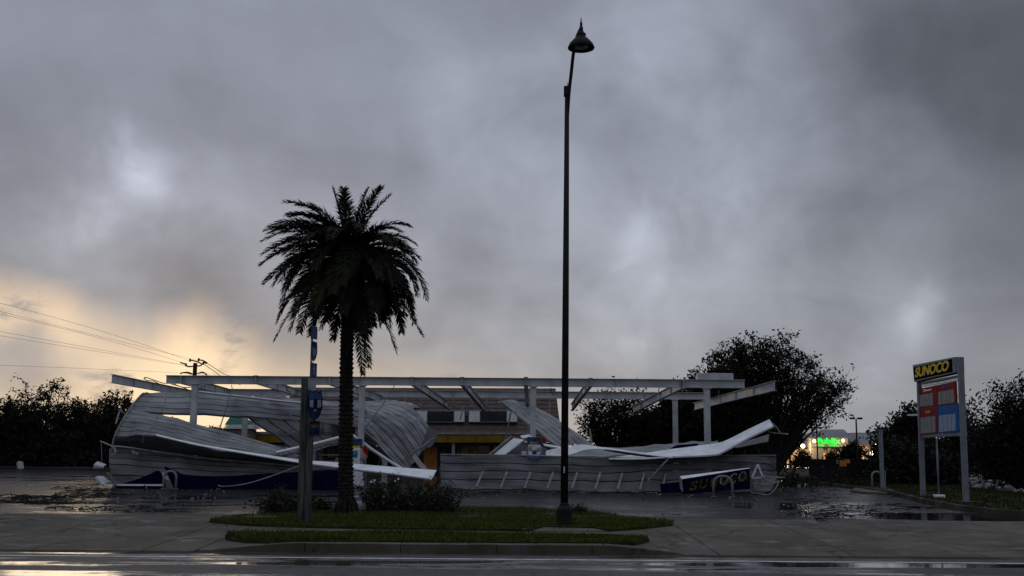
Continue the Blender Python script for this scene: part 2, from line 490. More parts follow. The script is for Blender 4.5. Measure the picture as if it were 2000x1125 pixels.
    def build(s, name, mats, parent=None, bevel=0.0, smooth=False, origin=None):
        """part: world-space mesh under its thing; top level: origin at `origin`"""
        if parent is None:
            O = Vector(origin) if origin is not None else Vector((0, 0, 0))
            o = bpy.data.objects.new(name, s.mesh(name, mats, O, smooth)); COL.objects.link(o)
            o.location = O
        else:
            o = bpy.data.objects.new(name, s.mesh(name, mats, (0, 0, 0), smooth)); COL.objects.link(o)
            o.parent = parent
            if parent.parent is None:
                o.location = -Vector(parent['_org']) if '_org' in parent else -parent.location
        if bevel:
            md = o.modifiers.new('bevel', 'BEVEL'); md.width = bevel; md.segments = 2; md.limit_method = 'ANGLE'
        return o


def thing(name, label, cat, loc, group=None):
    o = bpy.data.objects.new(name, None); COL.objects.link(o)
    o.empty_display_size = .2
    o.location = loc
    o['label'], o['category'] = label, cat
    if group: o['group'] = group
    return o


def tag(o, label, cat, group=None, kind=None):
    if label: o['label'] = label
    if cat: o['category'] = cat
    if group: o['group'] = group
    if kind: o['kind'] = kind
    return o


def struct(name, mb, m, bevel=0.0, smooth=False):
    o = mb.build(name, m, None, bevel, smooth); o['kind'] = 'structure'; return o


def dup(root, loc, label=None, rotz=0.0):
    r = root.copy(); COL.objects.link(r); r.location = loc; r.rotation_euler = (0, 0, rotz)
    if label: r['label'] = label
    for ch in list(root.children):
        c = ch.copy(); COL.objects.link(c); c.parent = r
        for g in ch.children:
            d = g.copy(); COL.objects.link(d); d.parent = c
    return r


def resample(keys, n):
    """n+1 points evenly along the index of a polyline of tuples"""
    k = np.array(keys, float)
    t = np.linspace(0, len(k) - 1, n + 1)
    return [tuple(np.interp(a, range(len(k)), k[:, j]) for j in range(k.shape[1])) for a in t]


def catmull(pts, m):
    out = []
    n = len(pts)
    for i in range(n - 1):
        p0, p1, p2, p3 = pts[max(i - 1, 0)], pts[i], pts[i + 1], pts[min(i + 2, n - 1)]
        for k in range(m):
            t = k / m
            out.append(.5 * ((2 * p1) + (p2 - p0) * t + (2 * p0 - 5 * p1 + 4 * p2 - p3) * t * t + (3 * p1 - p0 - 3 * p2 + p3) * t ** 3))
    out.append(pts[-1])
    return out


def deck(parent, sections, n, m_, sub=5, groove=.09, dent=.035, name='deck_panel', skip=(), ragged=0.0, flip=False, crease=.055):
    """a sheet of n long pans; sections = cross-sections of (u, v, depth) keys, first to last along the pans"""
    lines = []
    secs = [[P(*k) for k in resample(s_, n)] for s_ in sections]
    for j in range(n + 1):
        ln = catmull([s_[j] for s_ in secs], sub)
        if crease and 0 < j < n or crease and j in (0, n):
            for i in range(1, len(ln) - 1):
                h = math.sin(i * 2.3 + len(secs)) * math.sin(i * .9 + j * .55 + n); h = math.copysign(abs(h) ** .6, h)
                ln[i] = ln[i] + Vector((0, -h * crease * 1.4, h * crease * .6))
        lines.append(ln)
    L = len(lines[0])
    for j in range(n):
        if j in skip: continue
        A, B = [p.copy() for p in lines[j]], [p.copy() for p in lines[j + 1]]
        if ragged:
            e = random.uniform(0, ragged)
            A[-1] = A[-1].lerp(A[-2], e); B[-1] = B[-1].lerp(B[-2], e)
            e = random.uniform(0, ragged)
            A[0] = A[0].lerp(A[1], e); B[0] = B[0].lerp(B[1], e)
        mb = MB()
        vs, fs = [], []
        prof = ((0, 1), (.05, 1), (.062, 0), (.35, 0), (.65, 0), (.94, 0), (.952, 1), (1, 1))
        K = len(prof)
        for i in range(L):
            a, b_ = A[i], B[i]
            t = A[min(i + 1, L - 1)] - A[max(i - 1, 0)]
            w = t.cross(b_ - a)
            w = w.normalized() if w.length > 1e-9 else Vector((0, -1, 0))
            if (w.dot(CAM - a) < 0) != flip: w = -w
            ph = j * 2.1
            for (s_, d_) in prof:
                wob = dent * (math.sin(i * 1.7 + ph) * .5 + math.sin(i * .63 + ph * 1.3 + s_ * 3) * .5) * math.sin(pi * s_)
                vs.append(a.lerp(b_, s_) - w * (groove * d_) + w * wob)
        for i in range(L - 1):
            for k in range(K - 1):
                fs.append((i * K + k, i * K + k + 1, (i + 1) * K + k + 1, (i + 1) * K + k))
        mb.add(vs, fs)
        mb.build(name, m_, parent)


def text(s_, org, right, up, width, height, ext=.02, shear=0.0, bold=0.0, space=1.0):
    """letters as a mesh fitted to width x height from the lower left corner org"""
    cu = bpy.data.curves.new('txt', 'FONT'); cu.body = s_; cu.shear = shear; cu.offset = bold; cu.extrude = .5; cu.space_character = space
    cu.resolution_u = 3
    o = bpy.data.objects.new('txt', cu); COL.objects.link(o)
    dg = bpy.context.evaluated_depsgraph_get()
    me = bpy.data.meshes.new_from_object(o.evaluated_get(dg))
    co = np.empty(len(me.vertices) * 3); me.vertices.foreach_get('co', co); co = co.reshape(-1, 3)
    lo, hi = co.min(0), co.max(0)
    right, up = Vector(right).normalized(), Vector(up).normalized()
    nrm = right.cross(up).normalized()
    mb = MB()
    vs = []
    for c in co:
        a = (c[0] - lo[0]) / (hi[0] - lo[0]) * width
        b_ = (c[1] - lo[1]) / (hi[1] - lo[1]) * height
        vs.append(Vector(org) + right * a + up * b_ + nrm * (c[2] + .5) * ext)
    mb.add(vs, [tuple(p.vertices) for p in me.polygons])
    bpy.data.objects.remove(o); bpy.data.curves.remove(cu); bpy.data.meshes.remove(me)
    return mb


# ------------------------------------------------------------------ the ground
LOTZ = 0.22
def gx(u, Y): return (u - U0PX) / F_PX * Y

b = MB().box((-1500, -60, -1.2), (1500, 14.0 - 20, -.08)); struct('ground', MB().add([(-1500, -80, -.10), (1500, -80, -.10), (1500, 3000, -.10), (-1500, 3000, -.10)], [(0, 1, 2, 3)]), M_GROUND)
struct('road', MB().box((-160, -6, -.09), (160, 18.75, 0)), M_ASPH)
YK = 18.95            # kerb face
# white edge line, old paint broken by wear
line = MB()
xx = -30.0
while xx < 30:
    w_ = random.uniform(2.5, 6)
    line.add([(xx, 18.02 + random.uniform(-.006, .006), .004), (xx + w_, 18.02, .004), (xx + w_, 18.14 + random.uniform(-.006, .006), .004), (xx, 18.14, .004)], [(0, 1, 2, 3)])
    xx += w_ + .012
struct('edge_line', line, M_PAINT)
struct('lane_line', MB().add([(-60, 14.35, .004), (60, 14.35, .004), (60, 14.47, .004), (-60, 14.47, .004)], [(0, 1, 2, 3)]), M_PAINT)
gut = MB()
x0 = -60.0
while x0 < 60:
    gut.box((x0, 18.75, -.08), (x0 + 2.98, YK, .004)); x0 += 3.0
struct('gutter', gut, M_KERB)
# kerb with joints, dropping to the driveways at both ends
kb = bpy.data.objects.new('kerb', None); COL.objects.link(kb); kb['kind'] = 'structure'
XL, XR = gx(425, YK), gx(1340, YK)
def kerb_h(x):
    a = min(1, max(0, (x - XL) / 1.3)); c = min(1, max(0, (XR - x) / 1.3))
    return .015 + .135 * min(a, c) ** .8
xs = [XL + (XR - XL) * i / 5 for i in range(6)]
for i in range(5):
    m_ = MB(); a, c = xs[i] + .006, xs[i + 1] - .006
    st = np.linspace(a, c, 9)
    for j in range(8):
        ha, hb = kerb_h(st[j]), kerb_h(st[j + 1])
        m_.hexa([(st[j], YK, -.05), (st[j + 1], YK, -.05), (st[j + 1], YK + .17, -.05), (st[j], YK + .17, -.05),
                 (st[j], YK + .03, ha), (st[j + 1], YK + .03, hb), (st[j + 1], YK + .17, hb + .004), (st[j], YK + .17, ha + .004)])
    m_.build('kerb_stone', M_KERB, kb)
# planted verge, sidewalk, planted island: outlines read off the ground plane
def gpoly(pts, z): return [tuple(G(u, v, z))[:2] for u, v in pts]
ZG = .17
verge = gpoly([(440, 1043), (475, 1038), (700, 1040), (960, 1043), (1200, 1046), (1252, 1048), (1268, 1051), (1240, 1059), (1000, 1058), (700, 1056), (520, 1055), (480, 1051)], ZG)
island = gpoly([(408, 1018), (435, 1010), (500, 1005), (640, 1000), (760, 995), (900, 992), (1040, 994), (1120, 999), (1200, 1007), (1318, 1018), (1312, 1025), (1240, 1030), (1182, 1034), (1160, 1029), (1062, 1027), (1034, 1034), (900, 1032), (640, 1028), (470, 1022)], ZG + .03)
struct('verge', MB().poly(verge, -.05, ZG), M_SOIL)
struct('planting_island', MB().poly(island, -.05, ZG + .03), M_SOIL)
# sidewalk and both aprons are cast slabs with open joints
YA, YL = YK + .17, G(1000, 1012, LOTZ).y
def slabs(name, xs_, zfun, y0, y1):
    r = bpy.data.objects.new(name, None); COL.objects.link(r); r['kind'] = 'structure'
    for i in range(len(xs_) - 1):
        a, c = xs_[i] + .012, xs_[i + 1] - .012
        m_ = MB()
        ys = np.linspace(y0, y1, 5)
        for j in range(4):
            m_.hexa([(a, ys[j], -.3), (c, ys[j], -.3), (c, ys[j + 1], -.3), (a, ys[j + 1], -.3),
                     (a, ys[j], zfun(ys[j])), (c, ys[j], zfun(ys[j])), (c, ys[j + 1], zfun(ys[j + 1])), (a, ys[j + 1], zfun(ys[j + 1]))])
        m_.build('slab', M_CONC, r)
    return r
zr = lambda y: .018 + (LOTZ + .004 - .018) * min(1, max(0, (y - YK) / (YL - YK)))
xl = [-60] + [-8.62 - 2.56 * k for k in range(12, 0, -1)] + [-8.62, -6.05, gx(440, 20.4)]
slabs('driveway_apron', xl, zr, YK, YL + .25)
xr = [gx(1290, 20.4), 3.45, 5.70, 7.85] + [7.85 + 2.2 * k for k in range(1, 18)]
slabs('driveway_apron', xr, zr, YK, YL + .25)
def walk_z(x, y):
    k = min(1, max(0, (kerb_h(x) - .015) / .135)) if XL < x < XR else 0
    return zr(y) * (1 - k) + (.145 + (y - YK) * .004) * k - .002
wroot = bpy.data.objects.new('sidewalk', None); COL.objects.link(wroot); wroot['kind'] = 'structure'
wx = [gx(440, 20.4) + (gx(1290, 20.4) - gx(440, 20.4)) * k / 7 for k in range(8)]
for i in range(7):
    sx_ = np.linspace(wx[i] + .012, wx[i + 1] - .012, 9); sy_ = np.linspace(YK + .172, YL - .3, 9)
    m_ = MB()
    for a in range(8):
        for c in range(8):
            X0, X1, Y0, Y1_ = sx_[a], sx_[a + 1], sy_[c], sy_[c + 1]
            m_.hexa([(X0, Y0, -.2), (X1, Y0, -.2), (X1, Y1_, -.2), (X0, Y1_, -.2), (X0, Y0, walk_z(X0, Y0)), (X1, Y0, walk_z(X1, Y0)), (X1, Y1_, walk_z(X1, Y1_)), (X0, Y1_, walk_z(X0, Y1_))])
    m_.build('slab', M_CONC, wroot)
struct('lamp_pad', MB().poly(gpoly([(1050, 1027), (1170, 1026), (1186, 1037), (1040, 1037)], .172), .0, .172), M_CONC)
# parking lot and what lies beyond
lot = MB().poly([(-90, YL + .25), (90, YL + .25), (90, 140), (-90, 140)], -.3, LOTZ)
struct('parking_lot', lot, M_LOT)
lawn_px = [(1545, 938), (1600, 942), (1690, 953), (1750, 962), (1800, 975), (1870, 988), (1940, 996), (2010, 1001), (2150, 1006), (2300, 1000), (2150, 968), (2000, 962), (1880, 952), (1860, 935), (1850, 925), (1700, 927), (1600, 931)]
lawn = gpoly(lawn_px, LOTZ + .05)
struct('lawn', MB().poly(lawn, .0, LOTZ + .05), M_SOIL)
kx = [G(u, v, LOTZ + .1) for u, v in lawn_px[1:9]]
kk = MB().band([p + Vector((0, -.12, 0)) for p in kx], kx, .2)
lk = MB()
for p, q in zip(kx[:-1], kx[1:]): lk.bar(p - Vector((0, .07, .08)), q - Vector((0, .07, .08)), .15, .22)
struct('lawn_kerb', lk, M_KERB)
struct('far_pavement', MB().poly([(-400, 140.01), (400, 140.01), (400, 420), (-400, 420)], -.3, LOTZ), M_FARLOT)
struct('far_lawn', MB().poly(gpoly([(1880, 917), (2100, 919), (2300, 921), (2300, 928), (2100, 927), (1880, 925)], LOTZ + .03), .0, LOTZ + .03), M_SOIL)
struct('near_lawn', MB().poly(gpoly([(1525, 914), (1600, 915), (1600, 933), (1560, 938), (1522, 934)], LOTZ + .04), .0, LOTZ + .04), M_SOIL)
struct('tree_bed', MB().poly([(-120, 88), (-27, 88), (-27, 135), (-120, 135)], 0, LOTZ + .06), M_GROUND)
struct('meter_pad', MB().poly(gpoly([(1660, 957), (1675, 951), (1735, 952), (1748, 958), (1735, 962), (1690, 961)], LOTZ + .07), 0, LOTZ + .07), M_CONC)


def inside(poly, x, y):
    c = False
    n = len(poly)
    for i in range(n):
        x1, y1 = poly[i]; x2, y2 = poly[(i + 1) % n]
        if (y1 > y) != (y2 > y) and x < (x2 - x1) * (y - y1) / (y2 - y1) + x1: c = not c
    return c


def grass(name, poly, z, n, hmin, hmax, wd, label):
    xs_, ys_ = [p[0] for p in poly], [p[1] for p in poly]
    vs, fs = [], []
    k = 0
    while k < n:
        x, y = random.uniform(min(xs_), max(xs_)), random.uniform(min(ys_), max(ys_))
        if not inside(poly, x, y): continue
        if math.sin(x * 2.1 + 3 * math.sin(y * 1.9)) * math.sin(y * 3.3 + x * .7) > .55 and random.random() < .75: continue
        a = random.uniform(0, 2 * pi); h = random.uniform(hmin, hmax) * (.40 + .95 * abs(math.sin(x * 1.3 + math.sin(y * 2.1) * 2) * math.sin(x * .47 + y * 1.7 + 1)))
        dx, dy = math.cos(a) * wd, math.sin(a) * wd
        lx, ly = random.gauss(0, .5) * h, random.gauss(0, .5) * h
        o = len(vs)
        vs += [(x - dx, y - dy, z), (x + dx, y + dy, z), (x + lx, y + ly, z + h)]
        fs.append((o, o + 1, o + 2)); k += 1
    me = bpy.data.meshes.new(name); me.from_pydata(vs, [], fs); me.materials.append(M_GRASS2 if wd > .015 else M_GRASS)
    o = bpy.data.objects.new(name, me); COL.objects.link(o)
    return tag(o, label, 'grass', None, 'stuff')


grass('grass', verge, ZG, 14000, .04, .09, .012, 'narrow strip of green grass between kerb and sidewalk')
grass('grass', island, ZG + .03, 42000, .04, .09, .013, 'green grass around the palm and street lamp base')
grass('grass', lawn, LOTZ + .05, 30000, .05, .11, .02, 'dark grass under the fuel price sign')


# ------------------------------------------------------------------ vegetation
def leaf_cloud(centres, per, spread, size, seed, flat=.0, flatten=1.0):
    """numpy leaf quads scattered round centres -> (verts, faces)"""
    r = np.random.default_rng(seed)
    C = np.repeat(np.array([tuple(c) for c in centres]), per, axis=0)
    n = len(C)
    off = r.normal(0, 1, (n, 3)) * spread
    off[:, 2] *= flatten
    C = C + off
    a = r.normal(0, 1, (n, 3)); a[:, 2] *= (1 - flat); a /= np.linalg.norm(a, axis=1)[:, None] + 1e-9
    t = r.normal(0, 1, (n, 3)); b_ = np.cross(a, t); b_ /= np.linalg.norm(b_, axis=1)[:, None] + 1e-9
    sz = size * r.uniform(.55, 1.35, n)[:, None]
    V = np.stack([C - a * sz, C + b_ * sz * .42, C + a * sz, C - b_ * sz * .42], axis=1).reshape(-1, 3)
    return V, n


def mesh_quads(name, V, n, m_, parent):
    me = bpy.data.meshes.new(name)
    me.vertices.add(len(V)); me.vertices.foreach_set('co', V.astype(np.float32).ravel())
    me.loops.add(n * 4); me.loops.foreach_set('vertex_index', np.arange(n * 4, dtype=np.int32))
    me.polygons.add(n); me.polygons.foreach_set('loop_start', np.arange(0, n * 4, 4, dtype=np.int32))
    me.update(calc_edges=True)
    me.materials.append(m_)
    o = bpy.data.objects.new(name, me); COL.objects.link(o)
    if parent is not None:
        o.parent = parent
        if parent.parent is None: o.location = -parent.location
    return o


def grow(base, stems, levels, seed, spread=.5, gravity=0.0, rad=.14, kids=(2, 3), shrink=.72, step=5):
    """branching skeleton; stems = list of (direction, length); returns tube list and twig tips"""
    r = random.Random(seed)
    tubes, tips = [], []

    def go(p, d, L, lv, rad_):
        pts = [p.copy()]; rr = [rad_]
        dd = d.copy()
        for i in range(step):
            dd = (dd + Vector((r.gauss(0, .13), r.gauss(0, .13), r.gauss(0, .09) - gravity))).normalized()
            p = p + dd * (L / step)
            pts.append(p.copy()); rr.append(rad_ * (1 - .42 * (i + 1) / step))
            if lv <= 1 and i >= 2: tips.append(p.copy())
            if lv > 0 and i >= 2 and r.random() < .55:
                k = (dd + Vector((r.gauss(0, spread), r.gauss(0, spread), r.gauss(.08, spread * .6)))).normalized()
                go(p.copy(), k, L * shrink * r.uniform(.6, 1.0), lv - 1, rr[-1] * .6)
        tubes.append((pts, rr, lv))
        if lv > 0:
            for _ in range(r.randint(*kids)):
                k = (dd + Vector((r.gauss(0, spread), r.gauss(0, spread), r.gauss(.08, spread * .6)))).normalized()
                go(p.copy(), k, L * shrink * r.uniform(.75, 1.1), lv - 1, rr[-1] * .8)
        else:
            tips.append(p.copy())
    for d, L in stems:
        go(Vector(base), Vector(d).normalized(), L, levels, rad)
    return tubes, tips


def tree(name, label, base, stems, levels, seed, leaves=26, lspread=.34, lsize=.16, spread=.5, gravity=0, rad=.14, m_=None, group=None, keep=None, cat='tree', shrink=.72, minr=.012, flatten=.8):
    root = thing(name, label, cat, base, group)
    tubes, tips = grow(base, stems, levels, seed, spread, gravity, rad, shrink=shrink)
    mb = MB()
    for pts, rr, lv in tubes:
        mb.tube(pts, [max(x, minr) for x in rr], 6 if lv >= 2 else 4, cap=False)
    mb.build('trunk', M_TRUNK, root, smooth=True)
    if keep: tips = [p for p in tips if keep(p)]
    if tips:
        V, n = leaf_cloud(tips, leaves, lspread, lsize, seed, flatten=flatten)
        mesh_quads('crown', V, n, m_ or M_LEAF, root)
    return root, len(tips)


GB = lambda u, Y, z=LOTZ: Vector((P(u, 800, Y).x, Y, z))
TG = 'trees behind the wrecked fuel station'

# ------------------------------------------------------------------ steel canopy frame still standing
YF, YB = 45.5, 54.5
def on(u, v, Y): return P(u, v, Y)
frame = thing('canopy_frame', 'bare grey steel canopy frame left standing over the collapsed roof', 'canopy frame', (gx(1000, 50), 50, LOTZ))
# front and back beams
fp, fq = on(325, 733, YF), on(1454, 742, YF)
m_ = MB().ibeam(fp, fq, .24, .335, .02)
for k in range(1, 9):
    c = fp.lerp(fq, k / 9); m_.box((c.x - .008, c.y - .10, c.z - .31), (c.x + .008, c.y + .10, c.z - .024))
m_.build('beam', M_STEEL, frame)
bp_, bq = on(386, 759, YB), on(1384, 767, YB)
m_ = MB().ibeam(bp_, bq, .24, .335, .02)
for k in range(1, 8):
    c = bp_.lerp(bq, k / 8); m_.box((c.x - .008, c.y - .10, c.z - .31), (c.x + .008, c.y + .10, c.z - .024))
m_.build('beam', M_STEEL, frame)
m_ = MB(); c = on(1397, 729, YF)
hw = gx(1432, YF) - gx(1397, YF)
m_.box((c.x - hw, YF - .05, fq.z + .003), (c.x + hw, YF + .25, c.z)); m_.build('top_box', M_STEEL, frame, bevel=.01)
# cross beams, near end to far end
for a, c, h, y0, y1 in (((219, 731), (392, 766), .33, 43.6, 55.6), ((353, 733), (455, 762), .33, 45.2, 56.0), ((499, 733), (592, 764), .33, 45.2, 56.4),
                        ((643, 735), (762, 779), .33, 45.2, 56.5), ((805, 736), (879, 788), .33, 45.2, 57.2), ((902, 736), (945, 790), .33, 45.2, 57.2),
                        ((1027, 736), (1031, 790), .33, 45.2, 57.2), ((1154, 738), (1117, 790), .33, 45.2, 57.2), ((1335, 742), (1237, 794), .33, 45.2, 57.2), ((1513, 744), (1357, 787), .36, 41.5, 57.0)):
    p, q = on(*a, y0), on(*c, y1)
    m_ = MB().ibeam(p, q, .16, h, .016)
    for k in range(1, 5):
        e = p.lerp(q, k / 5); m_.box((e.x - .07, e.y - .006, e.z - h + .02), (e.x + .07, e.y + .006, e.z - .02))
    m_.build('cross_beam', M_STEEL, frame)
# strips of torn ceiling and wire hanging from the beams
rr_ = random.Random(77)
for k, (u, v, L, y) in enumerate(((452, 752, 26, 45.4), (561, 752, 14, 45.4), (770, 753, 18, 45.4), (861, 772, 20, 54.4), (958, 773, 30, 54.4), (1076, 757, 16, 45.4), (1183, 776, 22, 54.4), (1288, 758, 12, 45.4), (1404, 762, 24, 45.4), (690, 752, 20, 45.4))):
    pts = [on(u, v, y), on(u + rr_.uniform(-3, 3), v + L * .5, y + .1), on(u + rr_.uniform(-8, 8), v + L, y)]
    MB().tube(catmull(pts, 4), .016, 5).build('hanging_wire', M_POLE if k % 2 else M_GREYT, frame)
# square columns
def column(u, Y, w, ztop):
    x = gx(u, Y)
    c = MB().box((x - w / 2, Y - w / 2, LOTZ + .02), (x + w / 2, Y + w / 2, ztop))
    o = c.build('column', M_STEEL, frame, bevel=.02)
    MB().box((x - w * .9, Y - w * .9, LOTZ), (x + w * .9, Y + w * .9, LOTZ + .03)).build('base_plate', M_STEEL, o)
    MB().box((x - w * .72, Y - w * .72, ztop), (x + w * .72, Y + w * .72, ztop + .025)).build('cap_plate', M_STEEL, o)
for u in (384, 710, 1043, 1381): column(u, YF, .235, fp.z - .335 - .03)
for u in (484, 757, 1036, 1319): column(u, YB, .235, bp_.z - .335 - .03 - (bp_.z - bq.z) * .5)
# broken cables and conduit on the beams
m_ = MB()
for pts in ([(281, 741, 45), (284, 737, 45), (300, 742, 45), (314, 747, 45.2), (322, 749, 45.4)], [(281, 738, 45), (287, 743, 45), (299, 744, 45), (310, 749, 45)], [(352, 730, 45), (362, 728, 45), (376, 731, 45), (396, 728, 45), (404, 733, 45)],
            [(340, 750, 46), (356, 756, 46), (372, 757, 46), (378, 761, 46)], [(334, 750, 46), (352, 755, 46), (366, 760, 46)], [(394, 753, 46), (394, 759, 46)]):
    m_.tube(catmull([P(*k) for k in pts], 4), .018, 5)
m_.build('loose_cable', M_POLE, frame)
# hanging ceiling gutter behind the back beam with its rods
m_ = MB()
p, q = on(800, 791, 56.5), on(1037, 795, 56.5)
m_.bar(p, q, .12, .09)
m_.build('ceiling_angle', M_GREYT, frame)
m_ = MB()
for u in (792, 822, 853, 886, 920, 950, 979, 1008, 1073):
    m_.bar(on(u, 777, 56.5), on(u + 1, 796, 56.5), .05, .05, (0, 1, 0))
m_.build('hanger_rod', M_GREYT, frame)
for pts in ([(905, 793), (899, 820)], [(1000, 796), (986, 862)], [(1074, 786), (1073, 812)]):
    MB().bar(on(*pts[0], 56.3), on(*pts[1], 56.1), .07, .05, (0, 1, 0)).build('dangling_rod', M_GREYT, frame)

# ------------------------------------------------------------------ the collapsed roof
LW = 'torn sheet-metal sections of the collapsed canopy roof'
roll = thing('collapsed_roof_sheet', 'big grey ribbed roof sheet curled over at the left end of the wreck', 'roof wreckage', G(400, 945, LOTZ), LW)
# upper flap
deck(roll, [[(280, 766, 47.6), (268, 776, 46.9), (258, 790, 46.2), (254, 803, 45.8)],
            [(395, 766, 47.2), (396, 782, 46.8), (398, 797, 46.4), (400, 809, 46.1)],
            [(505, 778, 46.9), (505, 789, 46.5), (505, 803, 46.4), (505, 815, 46.2)],
            [(600, 789, 46.8), (604, 801, 46.7), (608, 812, 46.6), (610, 824, 46.6)],
            [(716, 797, 46.9), (716, 808, 46.8), (714, 822, 46.7), (712, 838, 46.6)]], 4, M_DECK)
# broad lower face that tapers to the right
deck(roll, [[(256, 800, 45.7), (243, 815, 45.2), (231, 832, 44.8), (224, 852, 44.6)],
            [(330, 813, 45.3), (322, 826, 44.9), (314, 839, 44.6), (306, 852, 44.4)],
            [(430, 840, 45.0), (428, 853, 44.8), (426, 866, 44.5), (424, 879, 44.3)],
            [(580, 880, 44.8), (580, 886, 44.7), (580, 892, 44.5), (580, 897, 44.4)]], 6, M_DECK)
# under-rolled belly
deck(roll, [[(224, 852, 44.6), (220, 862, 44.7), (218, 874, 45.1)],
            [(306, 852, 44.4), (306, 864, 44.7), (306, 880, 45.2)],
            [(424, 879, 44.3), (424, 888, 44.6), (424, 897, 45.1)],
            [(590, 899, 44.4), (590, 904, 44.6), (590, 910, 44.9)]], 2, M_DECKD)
# foot of the curl standing on the lot
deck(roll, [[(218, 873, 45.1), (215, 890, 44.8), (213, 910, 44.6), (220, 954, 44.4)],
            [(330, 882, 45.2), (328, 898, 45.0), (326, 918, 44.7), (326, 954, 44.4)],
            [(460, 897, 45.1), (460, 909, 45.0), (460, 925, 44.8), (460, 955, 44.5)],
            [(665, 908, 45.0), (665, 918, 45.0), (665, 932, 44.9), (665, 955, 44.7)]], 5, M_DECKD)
# stiffening clips seen as short dark bars across the pans
for pts in ([(325, 768, 46.6), (322, 790, 46.0), (316, 806, 45.6)], [(448, 770, 46.3), (444, 790, 46.0), (436, 815, 46.0), (427, 842, 46.2)], [(309, 812, 44.7), (300, 830, 44.4), (285, 850, 44.2)],
            [(436, 842, 44.7), (430, 854, 44.4), (421, 864, 44.2)], [(281, 850, 44.3), (278, 866, 44.5)], [(560, 806, 46.3), (575, 822, 46.3), (562, 850, 46.4)]):
    MB().tube(catmull([P(u, v, y - .12) for u, v, y in pts], 4), .025, 5).build('stiffener', M_SGREY, roll)
# bent edge rails round the curl
for pts, r_ in (([(288, 767, 47.5), (276, 772, 47.1), (262, 787, 46.2), (252, 801, 45.5), (243, 814, 45.1), (228, 842, 44.6), (221, 862, 44.5), (219, 885, 44.5)], .035),
                ([(240, 806, 44.9), (234, 803, 44.9), (228, 822, 44.7), (226, 828, 44.6)], .04), ([(196, 862, 44.6), (206, 866, 44.5), (222, 874, 44.4), (226, 884, 44.3), (218, 890, 44.3)], .035),
                ([(222, 872, 44.4), (250, 874, 44.4), (330, 886, 44.9), (420, 897, 44.9), (590, 911, 44.7)], .035), ([(198, 863, 44.6), (199, 905, 44.5)], .015), ([(215, 876, 44.4), (214, 905, 44.3)], .02)):
    MB().tube(catmull([P(*k) for k in pts], 5), r_, 6).build('edge_rail', M_GREYT, roll, smooth=True)
MB().band([P(256, 878, 44.3), P(268, 884, 44.2)], [P(258, 886, 44.3), P(270, 888, 44.2)], .03).build('torn_flap', M_GREYT, roll)
# more layers of sheet behind the flap
deck(roll, [[(430, 771, 49.0), (430, 776, 48.6), (430, 786, 48.0)], [(540, 774, 49.2), (540, 783, 48.8), (540, 796, 48.3)], [(620, 781, 49.3), (620, 790, 48.9), (620, 803, 48.4)], [(720, 789, 49.4), (720, 800, 49.0), (720, 815, 48.6)]], 5, M_DECK, groove=.08)
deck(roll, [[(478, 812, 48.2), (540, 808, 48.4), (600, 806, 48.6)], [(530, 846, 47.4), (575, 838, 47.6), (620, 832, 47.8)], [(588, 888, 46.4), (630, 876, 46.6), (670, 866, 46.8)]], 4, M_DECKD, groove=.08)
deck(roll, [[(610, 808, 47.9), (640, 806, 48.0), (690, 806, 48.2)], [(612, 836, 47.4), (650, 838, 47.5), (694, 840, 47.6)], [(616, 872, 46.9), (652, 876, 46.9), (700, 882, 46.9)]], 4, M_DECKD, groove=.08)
# folded top edge; its sky highlight is painted on as white
MB().band(catmull([P(*k) for k in ((388, 765, 46.6), (470, 774, 46.4), (540, 782, 46.3), (598, 788, 46.2))], 5), catmull([P(*k) for k in ((388, 768, 46.7), (470, 777, 46.5), (540, 785, 46.4), (598, 790, 46.3))], 5), .05).build('folded_edge', M_WHITE, roll)

# white fascia that runs from the curl down to the middle of the lot
fas = thing('fallen_fascia', 'long white fascia strip sagging from the curled sheet past the palm trunk', 'fascia strip', P(600, 900, 44.2))
top = [(305, 848, 44.25), (390, 867, 44.1), (500, 885, 44.0), (590, 898, 43.95), (660, 903, 43.9), (770, 912, 43.8), (853, 918, 43.7)]
bot = [(305, 850, 44.15), (390, 870, 43.95), (500, 889, 43.8), (590, 904, 43.6), (660, 913, 43.4), (770, 926, 43.1), (843, 936, 42.9)]
MB().band(catmull([P(*k) for k in top], 5), catmull([P(*k) for k in bot], 5), .03).build('face', M_WHITE, fas)
lip = [(u, v, y) for u, v, y in bot[3:]]
MB().band(catmull([P(*k) for k in lip], 5), catmull([P(u, v + 3, y + .04) for u, v, y in lip], 5), .03).build('lip', M_GREYT, fas)
MB().band([P(853, 918, 43.7), P(850, 922, 43.7), P(846, 928, 43.5), P(843, 936, 42.9)], [P(860, 926, 44.2), P(858, 928, 44.2), P(852, 932, 44), P(846, 938, 43.2)], .03).build('end_cap', M_DECKD, fas)

# rising white bar in the middle
bar_ = thing('bent_trim', 'pale double trim bar rising from the fascia to the palm trunk', 'trim bar', P(545, 885, 44.4))
MB().tube(catmull([P(*k) for k in ((540, 884, 44.4), (566, 878, 44.4), (610, 868, 44.5), (668, 853, 44.6))], 5), .06, 8).build('upper_bar', M_WHITE, bar_, smooth=True)
MB().tube(catmull([P(*k) for k in ((552, 889, 44.5), (580, 883, 44.5), (620, 873, 44.6), (668, 860, 44.7))], 5), .05, 8).build('lower_bar', M_GREYT, bar_, smooth=True)

